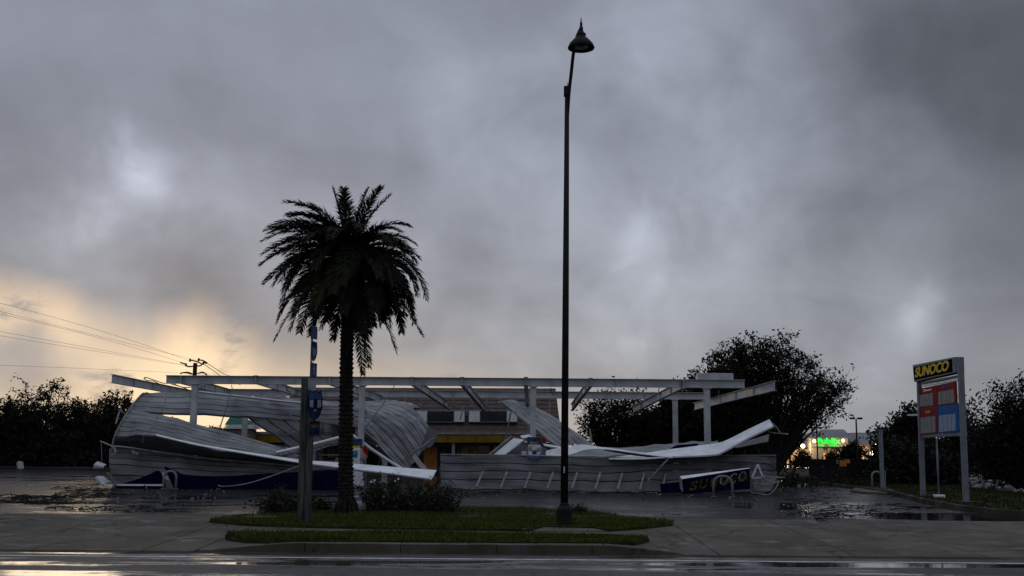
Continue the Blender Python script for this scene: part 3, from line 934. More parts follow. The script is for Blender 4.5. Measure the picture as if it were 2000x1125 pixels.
# twisted middle sheet
mid = thing('twisted_roof_sheet', 'dark ribbed roof sheet twisted over between palm trunk and store', 'roof wreckage', P(760, 940, 46), LW)
deck(mid, [[(640, 806, 47.5), (650, 795, 48.2), (664, 786, 49.0), (690, 781, 49.6)],
           [(694, 824, 46.8), (715, 808, 47.2), (738, 795, 47.8), (768, 788, 48.6)],
           [(716, 838, 46.2), (738, 818, 46.5), (768, 806, 46.9), (800, 794, 47.6)],
           [(748, 880, 46.0), (775, 850, 46.2), (802, 826, 46.5), (826, 816, 46.9)],
           [(790, 922, 46.0), (810, 902, 46.1), (834, 872, 46.3), (849, 850, 46.5)]], 9, M_DECK, ragged=.25, dent=.05, crease=.015)
deck(mid, [[(700, 786, 50.5), (720, 783, 50.8), (760, 781, 51.0)], [(745, 792, 49.5), (770, 789, 49.8), (798, 786, 50)], [(800, 800, 48.5), (808, 797, 48.5), (820, 795, 48.7)]], 4, M_DECK)
deck(mid, [[(664, 868, 46.3), (684, 850, 46.2), (716, 838, 46.2)], [(700, 868, 46.4), (722, 864, 46.3), (752, 880, 46.1)], [(770, 912, 46.3), (782, 912, 46.2), (796, 920, 46.1)]], 3, M_DECKD, ragged=.1)
MB().tube(catmull([P(*k) for k in ((752, 783, 47.0), (742, 796, 46.6), (730, 812, 46.2), (722, 824, 46.0), (714, 836, 45.9), (714, 850, 45.9))], 5), .045, 6).build('fold_angle', M_SGREY, mid, smooth=True)
MB().band(catmull([P(*k) for k in ((836, 834, 46.2), (846, 838, 46.0), (852, 846, 45.9), (851, 858, 45.8))], 4), catmull([P(*k) for k in ((824, 868, 46.1), (834, 874, 45.9), (842, 872, 45.8), (849, 862, 45.8))], 4), .04).build('curled_end', M_DECKD, mid)
for pts, r_, mm in (([(690, 851, 45.9), (704, 860, 45.8), (724, 876, 45.7), (760, 900, 45.6), (784, 915, 45.5)], .065, M_WHITE), ([(700, 840, 45.8), (716, 846, 45.8), (730, 858, 45.7), (733, 861, 45.7)], .03, M_GREYT),
                    ([(737, 862, 45.6), (760, 884, 45.6), (783, 906, 45.6)], .025, M_GREYT), ([(744, 892, 45.6), (750, 912, 45.6)], .025, M_GREYT), ([(846, 856, 45.5), (826, 872, 45.5), (806, 884, 45.6), (800, 890, 45.6)], .035, M_SGREY)):
    MB().tube(catmull([P(*k) for k in pts], 5), r_, 6).build('broken_rail', mm, mid, smooth=True)
MB().band(catmull([P(*k) for k in ((812, 886, 45.3), (822, 900, 45.2), (836, 916, 45.1))], 4), catmull([P(*k) for k in ((804, 892, 45.2), (814, 906, 45.1), (826, 920, 45.0))], 4), .03).build('torn_flap', M_GREYT, mid)
for u, v, w in ((765, 884, 4), (812, 817, 4), (735, 868, 3)):
    MB().band([P(u, v, 45.5), P(u + w, v + 2, 45.5)], [P(u - 1, v + 4, 45.45), P(u + w - 1, v + 5, 45.45)], .02).build('torn_flap', M_GREYT, mid)

# right hand sheet lying on its edge like a wall
wall = thing('fallen_roof_sheet', 'long grey roof sheet fallen on its edge like a low wall', 'roof wreckage', P(1190, 955, 43), LW)
deck(wall, [[(860, 888, 43.6), (860, 904, 43.5), (860, 920, 43.4), (861, 936, 43.25), (862, 955, 43.1)],
            [(1030, 890, 43.5), (1030, 906, 43.4), (1030, 921, 43.3), (1030, 937, 43.15), (1030, 957, 43.0)],
            [(1170, 894, 43.4), (1170, 910, 43.3), (1170, 924, 43.25), (1170, 940, 43.1), (1170, 961, 42.9)],
            [(1330, 893, 43.2), (1330, 903, 43.2), (1330, 917, 43.15), (1330, 937, 43.0), (1330, 962, 42.8)],
            [(1440, 890, 43.1), (1440, 903, 43.0), (1440, 919, 43.0), (1440, 936, 42.9), (1440, 962, 42.7)],
            [(1516, 890, 43.0), (1516, 906, 42.9), (1517, 919, 42.9), (1518, 932, 42.8), (1506, 962, 42.5)]], 4, M_DECKW, dent=.045, groove=.06)
for u0 in (943, 990, 1036, 1080, 1127, 1172, 1215, 1258, 1300):
    a = P(u0, 921 + (u0 - 943) * .012, 43.1); c = P(u0 - 13 + (u0 - 943) * .012, 952 + (u0 - 943) * .013, 42.75)
    MB().bar(a + Vector((0, -.05, 0)), c + Vector((0, -.12, 0)), .07, .05, (0, 1, 0)).build('hanger_strut', M_GREYT, wall)
for u0, v0 in ((925, 951), (982, 952.5), (1134, 956), (1235, 960)):
    MB().bar(P(u0, v0, 42.8), P(u0 + 18, v0 + 2.5, 42.6), .06, .05).build('loose_strut', M_GREYT, wall)
MB().bar(P(1308, 893, 42.7), P(1265, 938, 42.6), .05, .05, (0, 1, 0)).build('hanger_strut', M_GREYT, wall)
MB().tube(catmull([P(*k) for k in ((860, 887.5, 43.6), (1030, 889.5, 43.5), (1170, 893.5, 43.4), (1330, 892.5, 43.2), (1440, 889.5, 43.1), (1516, 889.5, 43.0))], 6), .025, 5).build('top_edge', M_GREYT, wall)
# crumpled end of the wall: bent rods and a triangular bracket
tri = [P(1480, 907, 42.5), P(1490, 932, 42.3), P(1468, 934, 42.3)]
m_ = MB()
for i in range(3): m_.bar(tri[i], tri[(i + 1) % 3], .07, .05, (0, 1, 0))
m_.build('bracket', M_STEEL, wall)
m_ = MB()
for pts in ([(1488, 930, 42.2), (1500, 932, 42.2), (1534, 933, 42.1)], [(1492, 931, 42.2), (1496, 937, 42.1), (1512, 944, 42), (1520, 938, 42)], [(1470, 944, 42.1), (1486, 946, 42.0), (1508, 946, 42), (1518, 942, 42.1)],
            [(1490, 940, 42.1), (1482, 956, 42.0)], [(1504, 944, 42.1), (1494, 958, 42)], [(1478, 938, 42.1), (1474, 952, 42)], [(1466, 961, 41.9), (1486, 965, 41.8), (1500, 966, 41.8), (1512, 958, 41.9), (1522, 940, 42)], [(1480, 957, 42), (1496, 958, 41.9), (1504, 957, 41.9)]):
    m_.tube(catmull([P(*k) for k in pts], 4), .026, 5)
m_.build('bent_rod', M_GREYT, wall)
MB().band(catmull([P(*k) for k in ((1470, 930, 42.6), (1492, 934, 42.5), (1517, 932, 42.6))], 4), catmull([P(*k) for k in ((1472, 958, 42.3), (1490, 962, 42.2), (1506, 958, 42.3))], 4), .03).build('crumpled_end', M_DECKD, wall)

# ribbed sheet hanging from the back beam down to the wall
hang = thing('hanging_roof_sheet', 'narrow ribbed roof sheet slanting down from the frame behind the street lamp', 'roof wreckage', P(1060, 800, 52), LW)
deck(hang, [[(972, 785, 55), (985, 782, 55.3), (1000, 780, 55.6)], [(1000, 800, 53), (1020, 795, 53.3), (1045, 794, 53.6)], [(1040, 834, 50), (1068, 826, 50.3), (1100, 826, 50.6)], [(1088, 872, 48), (1120, 868, 48.2), (1160, 870, 48.5)]], 6, M_DECK, groove=.09)
MB().bar(P(975, 779, 54.8), P(1042, 838, 50), .09, .06).build('edge_rail', M_GREYT, hang)
MB().bar(P(1128, 838, 49), P(1144, 828, 48.8), .05, .05).build('broken_rail', M_GREYT, hang)
MB().bar(P(1152, 838, 48.6), P(1156, 866, 48.4), .06, .05, (0, 1, 0)).build('broken_rail', M_GREYT, hang)

# white fascia over the right half
wf = thing('buckled_fascia', 'broad white fascia buckled over the fallen wall and kicked up at the right end', 'fascia strip', P(1300, 890, 43.6))
ta = [(1188, 894, 43.5), (1250, 886, 43.7), (1320, 876, 43.8), (1395, 866, 43.8), (1420, 859, 43.7), (1460, 839, 43.5), (1502, 819, 43.3)]
tb = [(1190, 896, 43.2), (1250, 896, 42.9), (1310, 892.5, 42.7), (1392, 889, 42.6), (1416, 881, 42.6), (1460, 857, 42.6), (1511, 833, 42.5)]
MB().band(catmull([P(*k) for k in ta], 6), catmull([P(*k) for k in tb], 6), .035).build('face', M_WHITE, wf)
MB().band(catmull([P(u, v, y) for u, v, y in tb[2:]], 6), catmull([P(u, v + 2.5, y + .05) for u, v, y in tb[2:]], 6), .03).build('lip', M_GREYT, wf)
tc_ = [(1040, 874, 44.0), (1078, 866, 43.9), (1110, 868, 43.8), (1160, 874, 43.6), (1230, 882, 43.2), (1312, 892, 42.65)]
td = [(1040, 891, 43.7), (1080, 888, 43.6), (1112, 885, 43.5), (1150, 879, 43.4), (1230, 884.5, 43.0), (1314, 895, 42.6)]
MB().band(catmull([P(*k) for k in ((1100, 889, 43.5), (1116, 872, 43.6), (1140, 868, 43.6), (1166, 872, 43.5), (1200, 876, 43.4), (1240, 882, 43.2), (1312, 891, 42.65))], 5),
          catmull([P(*k) for k in ((1102, 890, 43.4), (1118, 887, 43.3), (1142, 879, 43.3), (1168, 876.5, 43.3), (1202, 879, 43.2), (1240, 884, 43.1), (1314, 894.5, 42.6))], 5), .03).build('wave', M_WHITE, wf)
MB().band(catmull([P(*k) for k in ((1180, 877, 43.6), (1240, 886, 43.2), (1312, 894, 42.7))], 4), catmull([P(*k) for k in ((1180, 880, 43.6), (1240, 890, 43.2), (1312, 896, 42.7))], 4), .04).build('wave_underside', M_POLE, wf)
MB().band([P(1502, 819, 43.3), P(1511, 833, 42.5)], [P(1506, 829, 44.2), P(1514, 840, 43.6)], .03).build('end_cap', M_SGREY, wf)
for pts in ([(1508, 826, 42.6), (1518, 836, 42.5), (1524, 846, 42.5)], [(1500, 843, 42.8), (1515, 846, 42.7), (1540, 848, 42.6)]):
    MB().tube([P(*k) for k in pts], .025, 5).build('bent_rod', M_GREYT, wf)
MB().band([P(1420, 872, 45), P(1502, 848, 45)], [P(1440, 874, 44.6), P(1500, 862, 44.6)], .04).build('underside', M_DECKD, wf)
# flat sheets lying behind it
fl = thing('flattened_roof_sheet', 'low grey ribbed sheets lying flat behind the buckled white fascia', 'roof wreckage', P(1250, 885, 45), LW)
deck(fl, [[(1104, 893, 44.6), (1106, 884, 45.6), (1112, 878, 47.0)], [(1230, 888, 44.9), (1232, 878, 46.3), (1236, 872, 47.8)], [(1330, 879, 45.5), (1332, 870, 47.0), (1336, 864, 48.2)], [(1402, 868, 46.0), (1402, 863, 47.2), (1402, 861, 48)]], 5, M_DECK, groove=.08)
MB().band([P(1322, 869, 44.6), P(1364, 866, 44.6)], [P(1310, 875, 44.4), P(1362, 870, 44.4)], .04).build('blue_strip', M_BLUE, fl)
# tilted white frames left of the middle pump
wedge = thing('tilted_fascia', 'short white fascia frame tipped on end behind the fallen wall', 'fascia strip', P(985, 888, 44.6))
MB().band([P(1004, 855, 45.2), P(958, 890, 44.7)], [P(1026, 857, 44.7), P(982, 890, 44.3)], .05).build('face', M_WHITE, wedge)
MB().bar(P(999, 852, 44.9), P(954, 890, 44.5), .07, .07).build('edge_rail', M_GREYT, wedge)
MB().bar(P(1003, 854, 44.6), P(962, 888, 44.3), .05, .03).build('edge_rail', M_POLE, wedge)
MB().bar(P(996, 853, 44.6), P(1026, 858, 44.5), .06, .05).build('edge_rail', M_GREYT, wedge)
MB().band([P(1016, 851, 45.5), P(1040, 847, 45.6)], [P(1020, 855, 45.2), P(1040, 853, 45.3)], .03).build('torn_flap', M_WHITE, wedge)
MB().band([P(982, 870, 45.4), P(1030, 858, 45.6)], [P(982, 891, 45.0), P(1100, 891, 45.0)], .04).build('back_sheet', M_DECKD, wedge)
MB().band([P(1060, 866, 45.2), P(1094, 872, 45.2)], [P(1064, 870, 45), P(1094, 875, 45)], .04).build('torn_flap', M_WHITE, wedge)
MB().band([P(1066, 880, 44.4), P(1112, 870, 44.4)], [P(1066, 892, 44.2), P(1112, 892, 44.2)], .04).build('torn_flap', M_WHITE, wedge)

# ------------------------------------------------------------------ blue fascia on the ground
bl = thing('torn_blue_fascia', 'torn dark blue fascia lying along the foot of the curled sheet', 'fascia strip', G(440, 952, LOTZ))
MB().band(catmull([P(*k) for k in ((226, 948, 43.2), (262, 938, 43.2), (292, 926, 43.2), (307, 919, 43.2), (315, 926, 43.1), (322, 940, 43.0))], 4), catmull([P(*k) for k in ((226, 954, 43.1), (262, 955, 43.1), (292, 955, 43.1), (307, 955, 43.1), (315, 955, 43.0), (324, 955, 42.9))], 4), .05).build('blue_panel', M_BLUE, bl)
MB().band(catmull([P(*k) for k in ((320, 910, 43.4), (342, 919, 43.3), (364, 927, 43.2), (430, 930, 43.2), (520, 925, 43.2), (664, 917, 43.3))], 5), catmull([P(*k) for k in ((340, 955, 43.0), (352, 956, 43.0), (372, 956, 43), (430, 957, 43), (520, 957, 43), (664, 957, 43))], 5), .05).build('blue_panel', M_BLUE, bl)
MB().bar(P(204, 947, 42.9), P(318, 947.5, 42.8), .06, .06).build('white_trim', M_WHITE, bl)
MB().band([P(316, 922, 42.9), P(326, 924, 42.9)], [P(318, 932, 42.8), P(332, 940, 42.8)], .03).build('torn_flap', M_GREYT, bl)
MB().tube(catmull([P(*k) for k in ((426, 948, 42.8), (440, 950, 42.7), (480, 945, 42.7), (530, 930, 42.8), (592, 907, 43.2))], 5), .022, 5).build('loose_cable', M_GREYT, bl)

# torn fascia sign with the station name
sg = thing('fallen_sign', 'broken blue fascia sign with yellow SUNOCO letters lying before the fallen wall', 'sign', P(1400, 958, 41.6))
a0, a1, a2, a3 = P(1333, 936, 41.2), P(1464, 915, 41.9), P(1465, 955, 41.7), P(1336, 965, 41.0)
MB().slab([a0, a1, a2, a3], (0, .28, .02)).build('blue_face', M_BLUE, sg)
MB().slab([P(1328, 930, 41.4), P(1463, 913.4, 42.0), a1 + Vector((0, -.004, .012)), a0 + Vector((0, -.004, .012))], (0, .02, -.05)).build('white_return', M_WHITE, sg)
MB().slab([P(1326, 931, 41.2), P(1332, 937, 41.0), P(1335, 961, 40.9), P(1329, 955, 41.1)], (0, .06, 0)).build('end_cap', M_SGREY, sg)
rt = (a1 - a0).normalized(); upv = (a1 - a2).normalized()
Lw = (a1 - a0).length
chars = 'SUNOCO'
cw = [.165, .165, .165, .155, .15, .15]
xpos = .075
for i, ch in enumerate(chars):
    org = a3.lerp(a2, xpos) + upv * ((a1 - a2).length * (.10 + .23 * i / 5) + .02) + Vector((0, -.012, 0))
    h_ = .33 + .012 * i
    text(ch, org, rt, upv, cw[i] * Lw * .80, h_, .03, .25, .03).build('letter', M_YDULL if i < 3 else M_BROKEN, sg)
    if i > 2:
        text(ch, org + Vector((.05, -.012, -.01)), rt, upv, cw[i] * Lw * .80, h_ * .6, .02, .25, -.01 if i == 4 else .0).build('broken_letter_edge', M_YDULL, sg)
    xpos += cw[i] * .93
MB().slab([P(1404, 949, 41.0), P(1440, 951, 41.1), P(1440, 955, 41.0), P(1404, 953, 40.9)], (0, .04, 0)).build('white_trim', M_BLUE, sg)
sc_ = MB().hexa([P(1292, 950, 42.0), P(1328, 950, 41.9), P(1328, 950, 42.3), P(1292, 950, 42.4), P(1291, 947, 42.0), P(1328, 941, 41.9), P(1328, 940, 42.3), P(1291, 945, 42.4)])
sc_ = MB().slab([P(1291, 946, 41.9), P(1327, 942, 41.9), P(1331, 961, 41.7), P(1293, 961, 41.7)], (0, .25, .01)).build('fascia_scrap', M_BLUE, None, origin=P(1310, 961, 41.8))
tag(sc_, 'small dark blue fascia scrap at the left end of the broken SUNOCO sign', 'fascia strip')
db = MB().bar(G(1412, 957, LOTZ + .03), G(1441, 957.5, LOTZ + .03), .12, .05).build('loose_trim', M_WHITE, None, bevel=.008, origin=G(1426, 957, LOTZ))
tag(db, 'short white trim piece on the wet lot under the broken SUNOCO sign', 'trim bar')
# bent white scraps at the left end
for pts, lab, nm in (([(182, 915, 44.2), (191, 901, 44.4), (208, 907, 44.2), (202, 916, 43.9)], 'pale square scrap leaning by the left edge of the curled sheet', 'metal_scrap'),
                     ([(184, 933, 43.4), (202, 930, 43.5), (216, 942, 43.2), (198, 948, 42.9)], 'pale blue bent scrap on the wet lot at the far left of the wreck', 'metal_scrap'),
                     ([(206, 922, 43.3), (214, 924, 43.3), (234, 946, 43.0), (222, 949, 42.9)], 'dark bent flap between the pale scraps and the curled sheet', 'metal_scrap')):
    q_ = [P(*k) for k in pts]
    o = MB().band(catmull([q_[0], (q_[0] + q_[1]) / 2 + Vector((0, -.15, .03)), q_[1]], 4), catmull([q_[3], (q_[3] + q_[2]) / 2 + Vector((0, -.2, .0)), q_[2]], 4), .025).build(nm, M_LITTER if 'dark' in lab else M_STEEL, None, origin=q_[3])
    tag(o, lab, 'debris', 'loose metal scraps by the curled sheet')
q_ = [P(32, 905, 88), P(45, 902, 88), P(47, 915, 87.5), P(34, 917, 87.5)]
o = MB().band(catmull([q_[0], (q_[0] + q_[1]) / 2 + Vector((0, -.2, .12)), q_[1]], 4), catmull([q_[3], (q_[3] + q_[2]) / 2 + Vector((0, -.3, .05)), q_[2]], 4), .03).build('metal_scrap', M_SLOT, None, origin=q_[3])
tag(o, 'small pale scrap lying before the hedge at the far left', 'debris')

# ------------------------------------------------------------------ pumps
def pump(u, vt, vb, Y, label, body=True):
    base = P(u, vb, Y); base.z = LOTZ
    r = thing('fuel_pump', label, 'fuel pump', base, 'fuel pumps under the collapsed canopy')
    return r
p1 = pump(698, 860, 950, 44.9, 'white fuel pump with blue screen beside the palm trunk')
Y1 = 44.9
def bx(u0, u1, v0, v1, Y, dy): 
    a, c = P(u0, v1, Y), P(u1, v0, Y)
    return MB().box((a.x, Y, a.z), (c.x, Y + dy, c.z))
bx(676, 704, 876, 916, Y1, .55).build('cabinet', M_SWHT, p1, bevel=.02)
MB().hexa([P(680, 950, Y1 - .1), P(711, 950, Y1 - .1), P(711, 950, Y1 + .5), P(680, 950, Y1 + .5), P(682, 914, Y1 + .02), P(706, 914, Y1 + .02), P(706, 914, Y1 + .5), P(682, 914, Y1 + .5)]).build('lower_cover', M_SWHT, p1, bevel=.03)
sc2 = bx(681, 698, 880, 893, Y1 - .03, .04).build('screen', M_PBLUE, p1, bevel=.01)
bx(683, 695, 882, 886, Y1 - .04, .02).build('screen_line', M_SLOTB, sc2)
bx(672, 705, 857, 873, Y1 + .1, .5).build('topper', M_SBLUE, p1, bevel=.02)
bx(674, 703, 871, 876, Y1 + .08, .1).build('topper_trim', M_YELL, p1)
MB().slab([P(705, 872, Y1), P(716, 874, Y1), P(719, 884, Y1), P(718, 893, Y1), P(712, 886, Y1)], (0, .05, 0)).build('red_flag', M_SRED, p1)
MB().slab([P(708, 880, Y1 - .02), P(713, 886, Y1 - .02), P(718, 894, Y1 - .02), P(712, 892, Y1 - .02)], (0, .02, 0)).build('orange_flag', M_ORANGE, p1)
MB().tube(catmull([P(705, 896, Y1 + .2), P(712, 905, Y1 + .1), P(712, 925, Y1 + .1), P(706, 935, Y1 + .2)], 4), .025, 6).build('hose', M_POLE, p1)
p2 = pump(1043, 850, 957, 44.3, 'fuel pump with blue topper and poster behind the fallen wall')
Y2 = 44.2
bx(1030, 1057, 890, 956, Y2 + .15, .5).build('cabinet', M_SWHT, p2, bevel=.02)
m_ = MB().slab([P(1031, 853, Y2), P(1057, 855, Y2), P(1059, 868, Y2), P(1026, 867, Y2), P(1025, 862, Y2)], (0, .5, 0)).build('topper', M_SBLUE, p2, bevel=.015)
xw = 1036
for k, (w, h) in enumerate(((3.5, 4), (2, 2.6), (2, 2.6), (2.2, 2.6), (2, 2.2), (2, 2.6))):
    MB().slab([P(xw, 866.3, Y2 - .02), P(xw + w * .7, 866.3, Y2 - .02), P(xw + w, 866.3 - h, Y2 - .02), P(xw + w * .4, 866.3 - h, Y2 - .02)], (0, .018, 0)).build('topper_mark', M_YELL, p2); xw += w + .25
MB().slab([P(1060, 856, Y2), P(1064, 855, Y2), P(1067, 867, Y2), P(1059, 866, Y2)], (0, .3, 0)).build('red_flag', M_SRED, p2)
MB().tube([P(1026, 861, Y2 - .02), P(1027.5, 865, Y2 - .02)], .05, 8).build('lamp', M_SWHT, p2)
ps = bx(1032, 1056, 868.5, 889, Y2, .05).build('poster', M_SWHT, p2)
for a in ((1033, 1038, 872, 879), (1049, 1055, 874, 882), (1036, 1050, 878, 881)):
    bx(*a, Y2 - .012, .01).build('poster_print', M_SGREY, ps)
bx(1040, 1048, 881, 887, Y2 - .014, .01).build('poster_print', M_SRED, ps)
bx(1032.5, 1038, 886.5, 888.5, Y2 - .014, .01).build('poster_print', M_WHITE, ps)
bx(1019, 1029, 881, 888, Y2 + .2, .2).build('side_sign', M_SWHT, p2)
MB().tube(catmull([P(1031, 887, Y2 - .6), P(1034, 893, Y2 - .75), P(1043, 896, Y2 - .8), P(1052, 893, Y2 - .75), P(1055, 887, Y2 - .6)], 5), .03, 6).build('hose_loop', M_PBLUE, p2)
# goods rack glimpsed left of the palm
rk = thing('goods_rack', 'low rack of small goods glimpsed left of the palm trunk', 'rack', G(640, 950, LOTZ) + Vector((0, 3, 0)))
Yr = 47.5
bx(621, 664, 887, 890, Yr, .4).build('shelf_board', M_SWHT, rk); bx(621, 664, 900, 902, Yr, .4).build('shelf_board', M_SWHT, rk); bx(621, 624, 886, 948, Yr, .4).build('side_panel', M_SWHT, rk)
bx(662, 665, 886, 948, Yr, .4).build('side_panel', M_SWHT, rk)
for k, (u, mm) in enumerate(((627, M_ORANGE), (634, M_SBLUE), (641, M_SBLUE), (648, M_SRED), (655, M_SWHT))):
    bx(u, u + 5, 893, 900, Yr + .05, .25).build('goods_box', mm, rk)
o = bx(567, 587, 889, 896, 46.5, .3).build('small_notice', M_SWHT, None, origin=P(577, 896, 46.5)); tag(o, 'small pale notice board under the rising trim bar', 'notice')
bx(570, 584, 891, 894, 46.49, .02).build('notice_print', M_SGREY, o).location = -o.location

# ------------------------------------------------------------------ hoop guards
def hoop(uL, uR, vt, vb, label, r_=.045, first=[None]):
    a, c = G(uL, vb, LOTZ), G(uR, vb, LOTZ)
    Y = a.y; c = Vector((c.x, Y, c.z)) if abs(c.y - Y) < 1 else c
    zt = P(uL, vt, Y).z
    w = (c - a).length
    root = thing('hoop_guard', label, 'hoop guard', (a + c) / 2, 'steel hoop guards round the fuel station')
    k = min(w / 2, .28)
    d = (c - a).normalized()
    pts = [a.copy(), Vector((a.x, a.y, zt - k))]
    for t in np.linspace(0, pi / 2, 6)[1:]: pts.append(a + d * (k * (1 - math.cos(t))) + Vector((0, 0, zt - k + k * math.sin(t) - a.z)))
    for t in np.linspace(0, pi / 2, 6): pts.append(c - d * (k * (1 - math.sin(t))) + Vector((0, 0, zt - k + k * math.cos(t) - c.z)))
    pts += [c.copy()]
    MB().tube(pts, r_, 10).build('hoop', M_SIGNF, root, smooth=True)
    for q in (a, c): MB().lathe(q, [(.11, 0), (.11, .015), (0, .015)], 12).build('foot_plate', M_SIGNF, root)
hoop(319, 345, 920, 955, 'steel hoop guard standing before the torn dark blue fascia')
hoop(1024, 1061, 919, 958, 'square topped steel hoop guard before the middle of the fallen wall', .04)
hoop(1394, 1429, 930, 970, 'steel hoop guard standing before the broken SUNOCO sign')
hoop(1704, 1721, 921, 956, 'steel hoop guard on the pad beside the tall square post')
tp = thing('square_post', 'tall grey square steel post beside the right hand hoop guard', 'post', G(1720, 953, LOTZ + .07))
Yp = tp.location.y
a, c = P(1717, 848, Yp), P(1724, 842, Yp)
MB().box((a.x, Yp, LOTZ + .07), (c.x, Yp + .12, c.z)).build('post', M_SIGNF, tp, bevel=.01)
MB().box((a.x - .02, Yp - .02, c.z), (c.x + .02, Yp + .14, c.z + .06)).build('cap', M_SIGNF, tp)
rp = G(1729, 955, LOTZ + .07); o = MB().tube([rp, P(1729, 919, rp.y)], .022, 8).build('thin_rod', M_SIGNF, None, origin=rp); tag(o, 'thin grey rod standing right of the tall square post', 'post')

# ------------------------------------------------------------------ fuel price sign, standing square to the road
Pf, Pn = G(1803, 970, LOTZ + .05), G(1887, 982, LOTZ + .05)
XS = Pn.x
ps_ = thing('price_sign', 'blue and yellow SUNOCO price sign with blank red and blue panels on two posts', 'sign', ((Pf + Pn) / 2))
def sp(u, v, side=0):
    """point of the sign's left face plane seen at pixel u, v (plane through both posts)"""
    d = ray(u, v)
    n = Vector((Pn.y - Pf.y, -(Pn.x - Pf.x), 0)).normalized()
    t = (Pf - CAM).dot(n) / d.dot(n)
    return CAM + d * t
nS = Vector((Pn.y - Pf.y, -(Pn.x - Pf.x), 0)).normalized()
if nS.x > 0: nS = -nS            # towards the viewer, -x
bk = -nS
rS = (Pn - Pf).normalized()
def sslab(px, th, proud=0.0): return MB().slab([sp(*k) + nS * proud for k in px], bk * th)
def post(u0, u1, v0, u2, u3, v1, th, nm):
    a, b_, c, d = sp(u0, v0), sp(u1, v0), sp(u2, v1), sp(u3, v1)
    sslab([(u0, v0), (u1, v0), (u3, v1), (u2, v1)], th).build(nm, M_SIGNF, ps_, bevel=.01)
MB().bar(sp(1803, 971), sp(1795, 735), .15, .19, rS).build('post', M_SIGNF, ps_, bevel=.01)
MB().bar(sp(1887, 983), sp(1876, 712), .15, .21, rS).build('post', M_SIGNF, ps_, bevel=.01)
sslab([(1788, 713), (1870, 697), (1871, 728), (1791, 746)], .30, .10).build('header_box', M_SIGNF, ps_, bevel=.015)
e0 = sp(1870, 697) + nS * .1; e1 = sp(1871, 728) + nS * .1
hb = sslab([(1790, 718), (1866, 701), (1867, 726), (1792, 742)], .02, .112).build('header_face', M_BLUE, ps_)
A0, A1, B0 = sp(1795, 738) + nS * .118, sp(1862, 724) + nS * .118, sp(1795, 719.5) + nS * .118
text('SUNOCO', A0, (A1 - A0), (0, 0, 1), (A1 - A0).length, (B0 - A0).length * 1.02, .02, .2, .035, .95).build('sign_lettering', M_YELL, ps_)
for px in ([(1792, 748), (1872, 732), (1872, 736), (1793, 752)], [(1797, 850), (1880, 844), (1880, 851), (1798, 855)], [(1797, 795.5), (1872, 787.5), (1872, 790), (1797, 798)]):
    sslab(px, .15, .0).build('crossbar', M_SIGNF, ps_)
sslab([(1800, 751.5), (1871, 739), (1871, 743), (1801, 755.5)], .10, .01).build('light_tube', M_WHITE, ps_)
def price(px, m0, m1, n, head, mark=None):
    """px: four corners tl, tr, br, bl"""
    tl, tr, br, bl_ = [np.array(k, float) for k in px]
    o = sslab(px, .05, .02).build('price_panel', m0, ps_)
    def q(a, b_): 
        t = tl + (tr - tl) * a; c = bl_ + (br - bl_) * a
        return tuple(t + (c - t) * b_)
    x0_, x1_ = head
    for i in range(n):
        a = x0_ + (x1_ - x0_) * i / n + .004; c = x0_ + (x1_ - x0_) * (i + 1) / n - .012
        sslab([q(a, .34), q(c, .34), q(c, .95), q(a, .95)], .02, .035).build('price_slot', m1, o)
    if mark:
        mm, xs0, wds = mark
        x_ = xs0
        for w, h in wds:
            sslab([q(x_, .2 - h), q(x_ + w, .2 - h), q(x_ + w, .2), q(x_, .2)], .012, .032).build('price_heading', mm, o); x_ += w + .015
    return o
price([(1793, 760), (1831, 752), (1832, 793), (1795, 797)], M_SRED, M_SLOT, 4, (.04, .80), (M_SWHT, .32, ((.07, .11), (.05, .08), (.05, .08), (.05, .07), (.05, .08), (.06, .07))))
price([(1832, 752), (1867, 745), (1869, 788), (1833, 793)], M_SRED, M_SLOT, 4, (.05, .93), (M_PBLUE, .30, ((.07, .1), (.06, .08), (.06, .08), (.03, .1), (.03, .1))))
price([(1796, 799), (1832, 794), (1833, 846), (1798, 850)], M_SRED, M_SLOT, 4, (.05, .90), (M_ORANGE, .35, ((.08, .1), (.08, .09), (.08, .1))))
price([(1833, 794), (1871, 789), (1872, 843), (1834, 847)], M_PBLUE, M_SLOTB, 4, (.06, .92))
for q in (Pf, Pn):
    MB().box((q.x - .25, q.y - .3, LOTZ + .04), (q.x + .45, q.y + .35, LOTZ + .09)).build('footing', M_KERB, ps_)
th_ = G(1834, 972, LOTZ + .05)
o = thing('sign_light_pole', 'thin grey pole on a concrete foot between the price sign posts', 'pole', th_)
MB().tube([th_ + Vector((0, 0, .1)), P(1829, 856, th_.y)], .035, 8).build('pole', M_SIGNF, o, smooth=True)
MB().box((th_.x - .15, th_.y - .2, th_.z - .02), (th_.x + .15, th_.y + .2, th_.z + .1)).build('concrete_foot', M_WHITE, o, bevel=.02)

